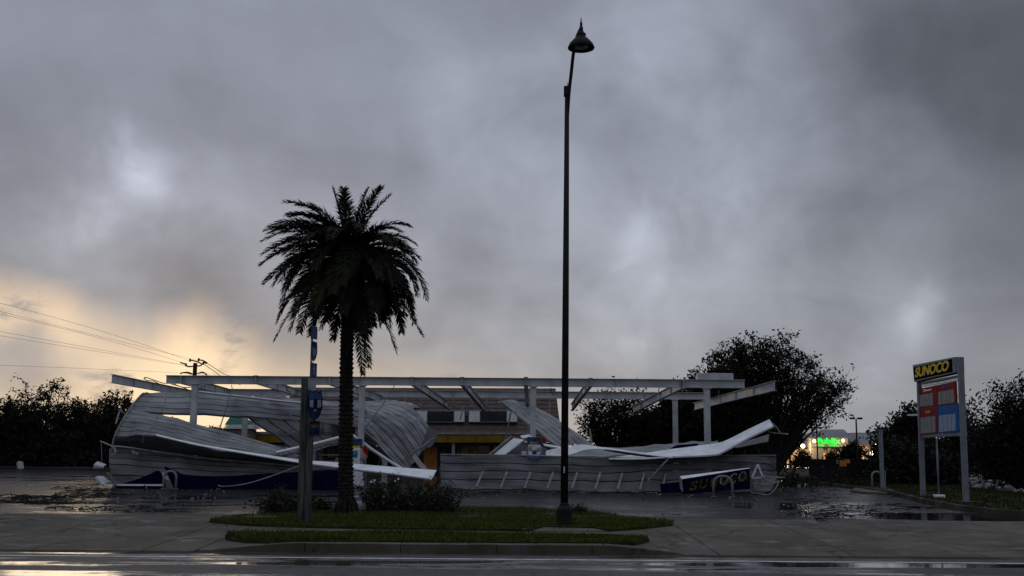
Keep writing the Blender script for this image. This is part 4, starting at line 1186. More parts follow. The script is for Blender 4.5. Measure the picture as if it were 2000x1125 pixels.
# ------------------------------------------------------------------ street lamp
lb = G(1102, 1029, .172)
YLm = lb.y
lamp = thing('street_lamp', 'tall black street lamp with bell shade on a short curved arm', 'street lamp', lb)
top_ = P(1107.5, 175, YLm)
MB().lathe(lb, [(.19, 0), (.19, .03), (.165, .05), (.165, .34), (.15, .38), (.10, .44), (.085, .47)], 8).build('base', M_POLE, lamp)
MB().tube([lb + Vector((0, 0, .44)), lb.lerp(top_, .5), top_], [.078, .068, .047], 14).build('pole', M_POLE, lamp, smooth=True)
MB().lathe(lb + Vector((0, 0, .425)), [(.10, 0), (.10, .04), (.078, .06)], 14).build('collar', M_POLE, lamp)
bx0 = P(1108, 188, YLm)
MB().box((bx0.x - .075, YLm - .07, bx0.z), (bx0.x + .02, YLm + .07, P(1108, 169, YLm).z)).build('arm_bracket', M_POLE, lamp, bevel=.015)
MB().tube([P(1108.5, 170, YLm), P(1109, 160, YLm)], [.012, .004], 6).build('spike', M_POLE, lamp)
YH = YLm - .55
MB().tube(catmull([P(1108.5, 225, YLm), P(1111.5, 180, YLm - .04), P(1116, 140, YLm - .12), P(1120, 104, YLm - .2), P(1126, 75, YLm - .3), P(1133, 58, YH)], 5), [.036] * 26, 8).build('arm', M_POLE, lamp, smooth=True)
hc = P(1135, 92, YH)
hx = lambda du: du / F_PX * YH
pr = [(0.0, .10), (hx(24), .03), (hx(27), 0.0), (hx(27.5), .015), (hx(24), .10), (hx(18), .17), (hx(12), .235), (hx(9.5), .25), (hx(9.5), .29), (hx(10.5), .31), (hx(7), .35), (hx(5), .38), (hx(3), .42)]
MB().lathe(hc + Vector((0, 0, -.03)), pr, 28).build('shade', M_POLE, lamp, smooth=True)
MB().lathe(hc + Vector((0, 0, .38)), [(hx(4.5), 0), (hx(4), .05), (hx(2.2), .10), (hx(3), .13), (hx(1.6), .18), (hx(.8), .25), (0, .31)], 12).build('finial', M_POLE, lamp, smooth=True)
MB().lathe(hc + Vector((0, 0, -.01)), [(0, 0), (hx(15), .01), (hx(18), .06)], 20).build('lens', M_DARKG, lamp)
tg = P(1102, 917, YLm - .09)
MB().box((tg.x - .012, YLm - .09, P(1102, 923.5, YLm).z), (tg.x + .012, YLm - .083, P(1102, 911, YLm).z)).build('number_tag', M_SWHT, lamp)

# ------------------------------------------------------------------ highway signs at the left, edge on to the viewer
hb_ = G(604, 1022, ZG + .03)
YS = hb_.y
hw_ = thing('highway_sign', 'blue highway shield signs seen edge-on, on two weathered posts in the grass', 'road sign', hb_)
def xz(u, v, Y=None): return P(u, v, Y or YS)
a, c = xz(589.5, 738), xz(602, 738)
MB().box((a.x, YS - .05, hb_.z), (c.x, YS + .09, a.z)).build('post', M_WOODP, hw_, bevel=.01)
a, c = xz(604, 700), xz(616.5, 700)
MB().box((a.x, YS - .05, hb_.z), (c.x, YS + .07, xz(604, 800).z)).build('post', M_WOODP, hw_, bevel=.01)
a = xz(606.5, 645)
MB().box((a.x - .02, YS + .2, xz(606, 745).z), (a.x + .02, YS + .25, a.z)).build('upright', M_SGREY, hw_)
# plates stand in the plane of the sight line, turned slightly to the viewer
ang = math.radians(76)
rs = Vector((math.cos(ang), math.sin(ang), 0))          # along the plate, away from the viewer
ns = Vector((rs.y, -rs.x, 0))
def plate(u0, u1, v0, v1, shape, m0, nm, Y0):
    o0 = P(u0, v1, Y0); h = P(u0, v0, Y0).z - o0.z
    # far edge where the sight line to u1 meets the plate
    dx = ray(u1, v0); dx = dx / dx.y
    t = 0.0
    # solve o0.x + t*cos = (u1 ray).x at same y
    k = dx.x
    t = (k * o0.y - o0.x) / (rs.x - k * rs.y)
    w = abs(t)
    pts = [o0 + rs * (w * a_) + Vector((0, 0, h * b_)) for a_, b_ in shape]
    return MB().slab(pts, -ns * .012).build(nm, m0, hw_), o0, w, h
sq = [(0, 0), (1, 0), (1, 1), (0, 1)]
shield = [(.5, 0), (.82, .16), (1, .42), (1, .72), (.9, .98), (.7, .93), (.5, .98), (.3, .93), (.1, .98), (0, .72), (0, .42), (.18, .16)]
def deco(o0, w, h, shp, m0, par, proud=.006):
    MB().slab([o0 + rs * (w * a_) + Vector((0, 0, h * b_)) + ns * proud for a_, b_ in shp], -ns * .004).build('sign_print', m0, par)
pl, o0, w, h = plate(608.5, 620.5, 636, 661, sq, M_SBLUE, 'heading_plate', YS + .1)
pl, o0, w, h = plate(607, 620.5, 664, 705, shield, M_SBLUE, 'shield_plate', YS + .1)
deco(o0, w, h, [(.08, .74), (.92, .74), (.86, .94), (.7, .90), (.5, .94), (.3, .90), (.14, .94)], M_SDULL, pl)
deco(o0, w, h, [(.3, .30), (.42, .30), (.42, .62), (.3, .62)], M_SGREY, pl); deco(o0, w, h, [(.56, .30), (.68, .30), (.68, .62), (.56, .62)], M_SGREY, pl)
pl, o0, w, h = plate(607, 619.5, 708, 737, sq, M_SBLUE, 'arrow_plate', YS + .1)
deco(o0, w, h, [(.42, .2), (.58, .2), (.58, .55), (.8, .5), (.5, .85), (.2, .5), (.42, .55)], M_SGREY, pl)
ang2 = math.radians(38)
rs = Vector((math.cos(ang2), math.sin(ang2), 0)); ns = Vector((rs.y, -rs.x, 0))
pl, o0, w, h = plate(601, 618, 738, 768, [(0, .3), (.25, 0), (1, .1), (1, 1), (0, 1)], M_SGREY, 'bent_plate', YS - .12)
rs = Vector((math.cos(math.radians(50)), math.sin(math.radians(50)), 0)); ns = Vector((rs.y, -rs.x, 0))
pl, o0, w, h = plate(600, 631, 760, 822, shield, M_SDULL, 'shield_plate', YS - .16)
deco(o0, w, h, [(.04, .70), (.96, .70), (.88, .92), (.7, .88), (.5, .93), (.3, .88), (.12, .92)], M_SBLUE, pl)
deco(o0, w, h, [(.12, .45), (.36, .42), (.36, .68), (.12, .66)], M_SGREY, pl)
deco(o0, w, h, [(.64, .42), (.88, .45), (.88, .66), (.64, .68)], M_SGREY, pl)
deco(o0, w, h, [(.46, .30), (.56, .30), (.56, .38), (.46, .38)], M_SGREY, pl)
pl, o0, w, h = plate(605, 625, 822, 850, sq, M_SDULL, 'lower_plate', YS - .16)
deco(o0, w, h, [(.1, .52), (.9, .56), (.9, .75), (.1, .75)], M_RUST, pl)

# ------------------------------------------------------------------ palm
pb = G(676, 1003, ZG + .03)
YP = pb.y
palm = thing('palm_tree', 'date palm with wind-swept crown and hanging skirt of fronds on the grass island', 'palm tree', pb)
hub = P(681, 500, YP)
pts = [pb + Vector((0, 0, -.05)), P(676, 985, YP), P(675, 900, YP), P(676, 800, YP), P(677, 690, YP), P(680, 600, YP), hub]
rr = [.27, .185, .168, .16, .152, .155, .13]
m_ = MB()
cp = catmull(pts, 14); cr = np.interp(np.linspace(0, 6, len(cp)), range(7), rr)
m_.tube(cp, list(cr), 16)
m_.build('trunk', M_PTRUNK, palm, smooth=True)
# leaf-base scars: proud scales wound up the trunk
m_ = MB()
H = hub.z - pb.z
k = 0
h = .25
while h < H - .3:
    for j in range(9):
        t = j * 2 * pi / 9 + (k % 2) * .35 + random.gauss(0, .06)
        f = h / H * (len(cp) - 1)
        c = cp[int(f)].lerp(cp[min(int(f) + 1, len(cp) - 1)], f - int(f)); r_ = float(np.interp(f, range(len(cr)), cr))
        o = Vector((math.cos(t), math.sin(t), 0)); tt = Vector((-o.y, o.x, 0)); zz = Vector((0, 0, 1))
        e = .016 + random.random() * .022
        b0 = c + o * (r_ - .02)
        m_.add([b0 - tt * .058, b0 + tt * .058, b0 + o * (e + .02) + tt * .04 + zz * .055, b0 + o * (e + .02) - tt * .04 + zz * .055, b0 + zz * .085], [(0, 1, 2, 3), (3, 2, 4), (0, 3, 4), (1, 4, 2)])
    h += .085; k += 1
o = m_.build('leaf_scar', M_PTRUNK, palm); o['kind'] = 'stuff'
m_ = MB()
for i in range(60):
    a = random.uniform(0, 2 * pi); r_ = random.uniform(.22, .36)
    p = pb + Vector((math.cos(a) * .18, math.sin(a) * .18, .22 + random.random() * .15)); q = pb + Vector((math.cos(a) * r_, math.sin(a) * r_, .0))
    m_.tube([p, p.lerp(q, .5) + Vector((0, 0, .05)), q], [.03, .025, .012], 5)
m_.build('root_collar', M_PTRUNK, palm)


def frond(az, el, L, droop, wind, leaf, seed, yel=False):
    r = random.Random(seed)
    d = Vector((math.cos(az) * math.cos(el), math.sin(az) * math.cos(el), math.sin(el)))
    n = 20
    p = hub + Vector((d.x * .10, d.y * .10, min(.12, max(-.3, d.z * .25)) + r.uniform(-.08, .04)))
    pts = [p.copy()]
    for i in range(n):
        s_ = (i + 1) / n
        d = (d + Vector((wind[0], wind[1], 0)) * (s_ * .16) + Vector((0, 0, -droop * (.35 + s_ * 1.1)))).normalized()
        p = p + d * (L / n); pts.append(p.copy())
    m_ = MB()
    m_.tube(pts, [.024 * (1 - .85 * i / n) + .003 for i in range(n + 1)], 4, cap=False)
    side0 = None
    for i in range(2, n * 5):
        f = i / 5; a = int(f)
        if a >= n: break
        c = pts[a].lerp(pts[a + 1], f - a); t = (pts[a + 1] - pts[a]).normalized()
        s_ = f / n
        sd = t.cross(Vector((0, 0, 1)))
        if sd.length < .15: sd = t.cross(Vector((math.sin(az), -math.cos(az), 0)))
        sd.normalize(); up = sd.cross(t).normalized()
        ll = leaf * (.42 + 1.0 * math.sin(pi * min(1, s_ * .80 + .16))) * r.uniform(.8, 1.12)
        for sg_ in (-1, 1):
            dr = (sd * sg_ * r.uniform(.62, .95) + t * r.uniform(.62, .95) + up * r.uniform(-.05, .45)).normalized()
            m1 = c + dr * ll * .5
            tip = m1 + (dr + Vector((wind[0] * .35, wind[1] * .35, -.45 * r.random() - .12))).normalized() * ll * .5
            w = up.cross(dr); w = (w.normalized() + up * r.uniform(-.6, .6)).normalized() * .0145
            m_.add([c - w * .6, c + w * .6, m1 + w, m1 - w, tip], [(0, 1, 2, 3), (3, 2, 4)])
    m_.build('frond', M_PALMD if yel else M_PALM, palm)


sd = 0
R_ = random.Random(5)
D = math.radians
# upper fronds, combed to the left by the wind
for az, el, L in ((170, 62, 1.9), (185, 48, 2.05), (200, 60, 1.8), (160, 38, 2.1), (178, 30, 2.1), (215, 40, 2.0), (195, 20, 2.1), (150, 20, 2.1), (172, 10, 2.15), (205, 6, 2.1), (230, 30, 1.9), (188, 70, 1.75), (140, 55, 1.8), (220, 58, 1.7), (165, 50, 2.0), (193, 38, 2.1)):
    sd += 1; frond(D(az), D(el), L * 1.04, .075, (-.28, 0), .28, sd)
for az, el, L in ((30, 80, 1.7), (250, 78, 1.6), (10, 66, 1.75), (330, 68, 1.75), (185, 78, 1.7)):
    sd += 1; frond(D(az), D(el), L, .035, (.04, 0), .26, sd)
for az, el, L in ((5, 52, 1.7), (350, 35, 1.75), (12, 28, 1.8), (340, 18, 1.85), (20, 12, 1.8), (0, 5, 1.8), (325, 45, 1.7), (30, 40, 1.7), (335, 0, 1.8), (12, -5, 1.8)):
    sd += 1; frond(D(az), D(el), L, .075, (.10, 0), .27, sd)
# front and back fill
for az in range(225, 330, 22):
    sd += 1; frond(D(az), D(R_.uniform(5, 45)), 1.9, .09, (-.12, 0), .28, sd)
for az in range(40, 150, 16):
    sd += 1; frond(D(az), D(R_.uniform(5, 45)), 1.9, .09, (-.12, 0), .28, sd)
# the hanging skirt
for i in range(30):
    az = i * 360 / 30 + R_.uniform(-6, 6); el = R_.uniform(-8, 22)
    sd += 1; frond(D(az), D(el), R_.uniform(1.85, 2.65), .11 + R_.random() * .03, (-.08, 0), .32, sd, i % 11 == 0 or 165 < az < 215 and i % 2 == 0)
for i in range(22):
    az = i * 360 / 22 + R_.uniform(-8, 8); el = R_.uniform(-40, -5)
    sd += 1; frond(D(az), D(el), R_.uniform(1.6, 2.45), .085, (-.06, 0), .30, sd, i % 8 == 0)
for i in range(11):
    az = i * 360 / 11 + R_.uniform(-8, 8); el = R_.uniform(-66, -40)
    sd += 1; frond(D(az), D(el), R_.uniform(1.6, 2.1), .06, (-.06, 0), .26, sd, i % 7 == 0)
for az, el, L in ((300, -62, 2.9), (320, -66, 2.6), (350, -50, 2.5), (280, -70, 2.3), (345, -30, 2.75), (200, -35, 2.6)):
    sd += 1; frond(D(az), D(el), L, .05, (.02, 0), .24, sd)
for az in range(130, 250, 15):
    sd += 1; frond(D(az), D(R_.uniform(15, 62)), R_.uniform(1.8, 2.15), .06, (-.30, 0), .30, sd)
for az in list(range(0, 60, 12)) + list(range(300, 360, 12)):
    sd += 1; frond(D(az), D(R_.uniform(-8, 40)), R_.uniform(1.75, 2.05), .09, (.06, 0), .29, sd)

# ------------------------------------------------------------------ convenience store
YW = 68.0
st = thing('store_building', 'brown shingled station store with yellow band behind the wreck', 'store', (gx(800, YW), YW, LOTZ))
def wall_box(u0, u1, v0, v1, Y, dy, nm, m0, par=None, **kw):
    a, c = P(u0, v1, Y), P(u1, v0, Y)
    a2, c2 = P(u0, v0, Y), P(u1, v1, Y)
    mm = MB().hexa([(a.x, Y, a.z), (c.x, Y, c2.z), (c.x, Y + dy, c2.z), (a.x, Y + dy, a.z), (a.x, Y, a2.z), (c.x, Y, c.z), (c.x, Y + dy, c.z), (a.x, Y + dy, a2.z)])
    return mm.build(nm, m0, par if par is not None else st, **kw)
zl, ze = LOTZ, P(800, 864, YW).z
def zbox(u0, u1, z0, z1, Y, dy, nm, m0, par=None, **kw):
    return MB().box((gx(u0, Y), Y, z0), (gx(u1, Y), Y + dy, z1)).build(nm, m0, par if par is not None else st, **kw)
zbox(446, 1096, zl, ze, YW + 2.2, 12, 'wall', M_WALLB)
# storefront: glass between columns and orange panels
for i, u in enumerate(range(470, 1090, 62)):
    w_ = zbox(u, u + 56, zl + .5, ze - .12, YW + 2.15, .04, 'window', M_GREYT)
    zbox(u + 2, u + 27, zl + .56, ze - .18, YW + 2.13, .03, 'pane', M_DARKG, w_); zbox(u + 29, u + 54, zl + .56, ze - .18, YW + 2.13, .03, 'pane', M_DARKG, w_)
for u0, u1 in ((832, 858), (905, 918), (928, 936), (954, 962)):
    zbox(u0, u1, zl, ze - (.25 if u0 == 832 else .15), YW + 1.95, .12, 'orange_panel', M_ORANGE)
for u in (461, 508, 620, 718, 889, 1000, 1080):
    zbox(u - 3, u + 3, zl, ze, YW + .15, .25, 'column', M_SIGNF if u > 550 else M_POLE)
# eave, band in sections, mansard roof
for i in range(12):
    u0 = 446 + i * 53.6
    wall_box(u0 + .3, u0 + 53.0, 848.5, 864, YW, .12, 'yellow_panel', M_YBAND)
wall_box(444, 1098, 845, 848.2, YW - .06, 1.0, 'eave_trim', M_GREYT)
zbox(446, 1096, ze, ze + .05, YW + .13, 2.1, 'soffit', M_WALLB)
wall_box(446, 1096, 846, 863.6, YW + .14, 1.9, 'band_backing', M_WALLB)
RA = [P(560, 845, YW), P(1096, 846, YW), P(1085, 759, YW + 2.6), P(566, 757, YW + 2.6)]
rows = 11
for i in range(rows):       # courses of shingle, each lapping the next
    a0_, a1_ = RA[0].lerp(RA[3], i / rows), RA[1].lerp(RA[2], i / rows)
    c0_, c1_ = RA[0].lerp(RA[3], (i + 1.06) / rows), RA[1].lerp(RA[2], (i + 1.06) / rows)
    MB().add([a0_ + Vector((0, -.05, 0)), a1_ + Vector((0, -.05, 0)), c1_, c0_, a0_ + Vector((0, .02, -.01)), a1_ + Vector((0, .02, -.01)), c1_ + Vector((0, .06, 0)), c0_ + Vector((0, .06, 0))], [(0, 1, 2, 3), (4, 7, 6, 5), (0, 4, 5, 1), (1, 5, 6, 2), (2, 6, 7, 3), (3, 7, 4, 0)]).build('shingle_course', M_ROOF, st)
MB().add([RA[3], RA[2], RA[2] + Vector((0, 9, 0)), RA[3] + Vector((0, 9, 0)), RA[0] + Vector((0, 14, 0)), RA[1] + Vector((0, 14, 0)), RA[0] + Vector((0, .08, 0)), RA[1] + Vector((0, .08, 0))], [(0, 1, 2, 3), (1, 7, 5, 2), (6, 0, 3, 4), (3, 2, 5, 4)]).build('roof', M_ROOF, st)
wall_box(446, 560, 843, 845, YW, 12, 'flat_roof', M_GREYT)
# dormer windows with pale shutters
for u0 in (915, 812, 700):
    f = wall_box(u0, u0 + 96, 801, 825, YW + .25, .9, 'dormer_frame', M_GREYT)
    wall_box(u0 + 23, u0 + 74, 803, 823, YW + .22, .05, 'pane', M_DARKG, f)
    wall_box(u0 + 1, u0 + 22, 803, 823.5, YW + .21, .06, 'shutter', M_SWHT, f); wall_box(u0 + 75, u0 + 95, 803, 823.5, YW + .21, .06, 'shutter', M_SWHT, f)
# little green roofed kiosk beside the store
YKk = 66.0
kg = thing('green_roof_kiosk', 'small kiosk with green hipped roof and white banded eaves left of the store', 'kiosk', (gx(467, YKk), YKk, LOTZ))
for v0, v1, m0 in ((829.5, 831.5, M_WHITE), (832.3, 834, M_WHITE), (834.8, 837, M_WHITE)): wall_box(439, 495, v0, v1, YKk, 2.2, 'eave_band', m0, kg)
q0, q1 = P(439, 829, YKk), P(495, 829, YKk)
ap0, ap1 = P(450, 813, YKk + 1.0), P(470, 813, YKk + 1.0)
MB().add([q0, q1, q1 + Vector((0, 2.2, 0)), q0 + Vector((0, 2.2, 0)), ap0, ap1], [(0, 1, 5, 4), (1, 2, 5), (2, 3, 4, 5), (3, 0, 4), (0, 3, 2, 1)]).build('roof', M_GREEN, kg)
zbox(441, 493, LOTZ, q0.z - .24, YKk + .15, 1.9, 'wall', M_WALLB, kg)

# ------------------------------------------------------------------ supermarket across the back lot
YM = 165.0
sm = thing('supermarket', 'supermarket with lit green Publix sign and glowing walls behind the black fence', 'supermarket', (gx(1620, YM), YM, LOTZ))
E_WALL = emit('lamp_glow_wall', (1.0, .62, .30), 1.0)
E_LAMP = emit('lamp_bulb', (1.0, .80, .45), 5.0)
E_GRN = emit('green_letter', (.02, 1.0, .08), 1.0)
E_WIN = emit('lit_window', (1.0, .50, .24), .62)
E_WINY = emit('lit_window_yellow', (1.0, .76, .34), .55)
def sw(u0, u1, v0, v1, dY, dy, nm, m0, par=None, **kw): return wall_box(u0, u1, v0, v1, YM + dY, dy, nm, m0, par if par is not None else sm, **kw)
def pz(u, v, dY): return P(u, v, YM + dY)
sw(1500, 1790, 866, 905, 6, 30, 'wall', M_STORE2)
# low wing roof at left, hipped roof over the sign, roof at the right
def hip(pts_lo, pts_hi, nm, back):
    a, c = pts_lo; d, e = pts_hi
    MB().add([a, c, e, d, a + Vector((0, back, 0)), c + Vector((0, back, 0))], [(0, 1, 2, 3), (1, 5, 2), (0, 3, 4), (3, 2, 5, 4), (0, 4, 5, 1)]).build(nm, M_STORE3, sm)
hip((pz(1490, 868, 4), pz(1600, 868, 4)), (pz(1500, 849, 14), pz(1598, 848, 14)), 'roof', 24)
hip((pz(1581, 855, 0), pz(1665, 855, 0)), (pz(1608, 839, 8), pz(1648, 838.5, 8)), 'roof', 16)
hip((pz(1652, 867, 2), pz(1724, 867, 2)), (pz(1668, 846, 12), pz(1720, 846, 12)), 'roof', 24)
sw(1672, 1800, 845, 866, 14, 20, 'upper_wall', M_STORE3)
gb = sw(1584, 1656, 855, 873, .5, 4, 'sign_gable', M_STORE2)
sw(1582, 1658, 854, 856, .2, 5, 'gable_trim', M_GREYT)
sw(1584, 1656, 873, 880, 1.2, 4, 'lintel', M_STORE2)
for u0, u1 in ((1584, 1608), (1646, 1656), (1618, 1622)): sw(u0, u1, 874, 904, .8, 1.5, 'pier', M_STORE2)
sw(1500, 1584, 878, 882, 2.5, 4, 'walkway_beam', M_STORE2)
for u in (1518, 1540, 1562, 1580, 1666, 1692, 1712): sw(u, u + 3, 872, 904, 2.6, .5, 'column', M_STORE2)
for u0, u1, v0, v1 in ((1608, 1617, 884, 901), (1623, 1645, 882, 901)): 
    w_ = sw(u0, u1, v0, v1, 5.8, .1, 'window', M_GREYT); sw(u0 + .5, (u0 + u1) / 2 - .2, v0 + .6, v1 - .4, 5.7, .08, 'pane', E_WIN, w_); sw((u0 + u1) / 2 + .2, u1 - .5, v0 + .6, v1 - .4, 5.7, .08, 'pane', E_WIN, w_)
w_ = sw(1672, 1688, 886, 899, 5.8, .1, 'window', M_GREYT); sw(1673, 1680, 887, 898, 5.7, .08, 'pane', E_WIN, w_); sw(1681, 1687, 888, 898, 5.7, .08, 'pane', E_WIN, w_)
# lit letters
o0, o1 = pz(1595.5, 866.5, .2), pz(1641.5, 866.5, .2)
text('Publix', o0, (1, 0, 0), (0, 0, 1), (o1 - o0).length, (pz(1600, 855, .2) - pz(1600, 866.5, .2)).length, .15, 0, .03).build('sign_lettering', E_GRN, sm)
o0, o1 = pz(1597, 871.6, .2), pz(1609.5, 871.6, .2)
hh = (pz(1600, 868.4, .2) - pz(1600, 871.6, .2)).length
text('FOOD', o0, (1, 0, 0), (0, 0, 1), (o1 - o0).length, hh, .1, 0, .02).build('sign_lettering', E_GRN, sm)
o0, o1 = pz(1620, 871.6, .2), pz(1638, 871.6, .2)
text('PHARMACY', o0, (1, 0, 0), (0, 0, 1), (o1 - o0).length, hh, .1, 0, .02).build('sign_lettering', E_GRN, sm)
# wall lamps that light the front
def wl(u, v, dY, e, rad=.26, col=(1, .72, .38)):
    c = pz(u, v, dY)
    f = MB().lathe(c + Vector((0, 0, -.1)), [(0, -rad), (rad * .75, -rad * .6), (rad, 0), (rad * .75, rad * .6), (0, rad)], 10).build('wall_lamp', E_LAMP, sm)
    l = bpy.data.lights.new('lamp_light', 'POINT'); l.energy = e * .30; l.color = col; l.shadow_soft_size = .4
    lo = bpy.data.objects.new('lamp_light', l); COL.objects.link(lo); lo.location = c + Vector((0, -.8, -.2))
wl(1590.0, 860, -.6, 420, .24); wl(1646.5, 859, -.6, 480, .26); wl(1568, 870, 1.2, 900, .34); wl(1703.5, 885, 1.0, 700, .4); wl(1711, 867.5, 1.0, 500, .22)
wl(1535, 888, 4.2, 500, .12, (1, .55, .28)); wl(1556, 888, 4.2, 500, .12, (1, .55, .28)); wl(1576, 888, 4.2, 400, .12, (1, .55, .28)); wl(1600, 884, 4.6, 300, .12, (1, .6, .3)); wl(1680, 880, 4.6, 250, .12, (1, .5, .25)); wl(1521, 888, 4.2, 400, .12, (1, .55, .28))

# ------------------------------------------------------------------ dark screen fence with an orange notice
YFn = G(1650, 941, LOTZ).y
fe = thing('screen_fence', 'long black screened fence with an orange notice in front of the supermarket', 'fence', (gx(1640, YFn), YFn, LOTZ))
n_ = 9
for i in range(n_):
    u0, u1 = 1582 + i * 155 / n_, 1582 + (i + 1) * 155 / n_
    wall_box(u0 + .2, u1 - .2, 896.5 + i * .15, 941, YFn + random.uniform(-.02, .02), .05, 'fence_panel', M_BLACKF, fe)
for i in range(n_ + 1):
    u = 1582 + i * 155 / n_
    wall_box(u - .8, u + .8, 895.5 + i * .15, 941, YFn + .06, .08, 'fence_post', M_BLACKF, fe)
wall_box(1640, 1653, 899, 911, YFn - .05, .03, 'notice', M_ORANGE, fe); wall_box(1650, 1660, 897, 905, YFn - .045, .02, 'notice', M_ORANGE, fe)
wall_box(1634, 1637, 897, 906, YFn - .045, .02, 'pale_strip', M_GREYT, fe)

# ------------------------------------------------------------------ lot lights in the distance
def lotlamp(u, vt, Y, w, label, lit=None, one=False):
    r = thing('lot_light', label, 'lot light', (gx(u, Y), Y, LOTZ), 'parking lot lights in the distance')
    z = P(u, vt, Y).z; x = gx(u, Y)
    MB().tube([(x, Y, LOTZ), (x, Y, z)], [.11, .08], 8).build('pole', M_POLE, r)
    wd = w / F_PX * Y
    if one:
        MB().box((x - .05, Y - .2, z - .02), (x + wd, Y + .2, z + .12)).build('lamp_head', M_SGREY, r, bevel=.03)
    else:
        for s_ in (-1, 1):
            MB().box((x + s_ * wd / 2 - wd * .3, Y - .2, z), (x + s_ * wd / 2 + wd * .3, Y + .2, z + .2)).build('lamp_head', M_POLE, r, bevel=.03)
        MB().box((x - wd * .5, Y - .05, z + .02), (x + wd * .5, Y + .05, z + .08)).build('crossarm', M_POLE, r)
    if lit:
        MB().lathe((x + lit[0] / F_PX * Y, Y - .3, P(u, lit[1], Y).z), [(0, -.2), (.2, -.08), (.24, 0), (.15, .15), (0, .2)], 10).build('lit_lamp', E_LAMP, r)
lotlamp(1670, 819, 120, 15, 'tall double headed lot light right of the green letters')
lotlamp(1697, 845, 150, 11, 'smaller double headed lot light before the right end of the supermarket')
lotlamp(1593, 837, 150, 14, 'double headed lot light half hidden by the big tree left of the green letters')
lotlamp(1272, 846, 110, 9, 'single headed lot light glimpsed under the steel frame', one=True)
lotlamp(1737, 854, 95, 8, 'lit lot light before the trees right of the tall square post', lit=(-2, 857))
lotlamp(1796, 852, 100, 8, 'lit lot light just left of the price sign post', lit=(-2, 854))
r = thing('flat_head_light', 'pale flat headed light on a pole beside the price sign', 'lot light', (gx(1800, 60), 60, LOTZ))
MB().tube([(gx(1800, 60), 60, LOTZ), (gx(1800, 60), 60, P(1800, 811, 60).z)], .06, 8).build('pole', M_SGREY, r)
MB().hexa([P(1771, 812, 60), P(1800, 812, 60), P(1800, 812, 60.5), P(1771, 812, 60.5), P(1773, 809, 60), P(1800, 808, 60), P(1800, 808, 60.5), P(1773, 809, 60.5)]).build('lamp_head', M_SWHT, r)

# ------------------------------------------------------------------ utility pole and wires
YU = 110.0
up = thing('utility_pole', 'distant wooden utility pole with curved crossarms above the steel frame', 'utility pole', (gx(381, YU), YU, LOTZ))
MB().tube([(gx(381, YU), YU, LOTZ), P(381.5, 709, YU)], [.26, .2], 10).build('pole', M_TRUNK, up)
for pts in ([(352, 708), (362, 711), (367, 716), (381, 715), (392, 714), (398, 709), (404, 710)], [(370, 703), (384, 706), (395, 711)], [(386, 703), (396, 704), (405, 709)], [(352, 729), (366, 727), (375, 730)], [(388, 729), (396, 727), (404, 732)]):
    MB().tube(catmull([P(u, v, YU) for u, v in pts], 4), .07, 5).build('crossarm', M_POLE, up)
for u, v in ((363, 714), (397, 711), (371, 705), (388, 704)):
    MB().lathe(P(u, v + 2, YU), [(.0, 0), (.1, .05), (.1, .3), (0, .35)], 6).build('insulator', M_POLE, up)
for i, (a, v1, lab) in enumerate((((0, 597), 705, 'topmost power line running up to the left from the utility pole'), ((0, 603), 704, 'second power line from the top, close under the topmost one'), ((0, 617), 711, 'third power line from the top at the left'),
                                  ((0, 643), 716, 'upper wire of the lower close pair at the left'), ((0, 652), 717, 'lower wire of the lower close pair at the left'), ((0, 714), 730, 'lowest wire at the left, just above the tree tops'))):
    p, q = P(-260, a[1] - (v1 - a[1]) * .60, 62), P((370, 386, 364, 378, 380, 376)[i], v1, YU)
    mid_ = P(0, a[1], 80)
    # sagging wire through the measured point
    pts = []
    for t in np.linspace(0, 1, 17):
        l = p.lerp(q, t); pts.append(l)
    tm = min(range(17), key=lambda k: abs((CAM + (pts[k] - CAM)).x / pts[k].y - mid_.x / mid_.y))
    want = CAM.z + (mid_.z - CAM.z) * pts[tm].y / mid_.y
    dz = want - pts[tm].z; t0 = tm / 16
    for k in range(17):
        t = k / 16; pts[k].z += dz * (t * (1 - t)) / max(.05, t0 * (1 - t0))
    o = MB().tube(pts, .012, 4, cap=False).build('power_line', M_SGREY, None, origin=q); tag(o, lab, 'power line', 'power lines at the left')
for i, (v1, lab) in enumerate(((738, 'upper wire running down to the right behind the steel frame'), (752, 'lower wire running down to the right behind the steel frame'))):
    p, q = P((404, 398)[i], (709, 711)[i], YU), P((462, 470)[i], v1, 150)
    o = MB().tube([p, p.lerp(q, .5) + Vector((0, 0, -.3)), q], .03, 4, cap=False).build('power_line', M_POLE, None, origin=p); tag(o, lab, 'power line', 'power lines at the left')

# ------------------------------------------------------------------ trees
def stems_up(n, lean, L, seed, x=1.0):
    r = random.Random(seed); out = []
    for i in range(n):
        a = 2 * pi * i / n + r.uniform(-.4, .4); l = lean * r.uniform(.5, 1.1)
        out.append(((math.cos(a) * l * x, math.sin(a) * l, 1), L * r.uniform(.85, 1.1)))
    return out
# big spreading tree: many limbs fan out of one base and end in a lumpy dome
YBT = 76.0


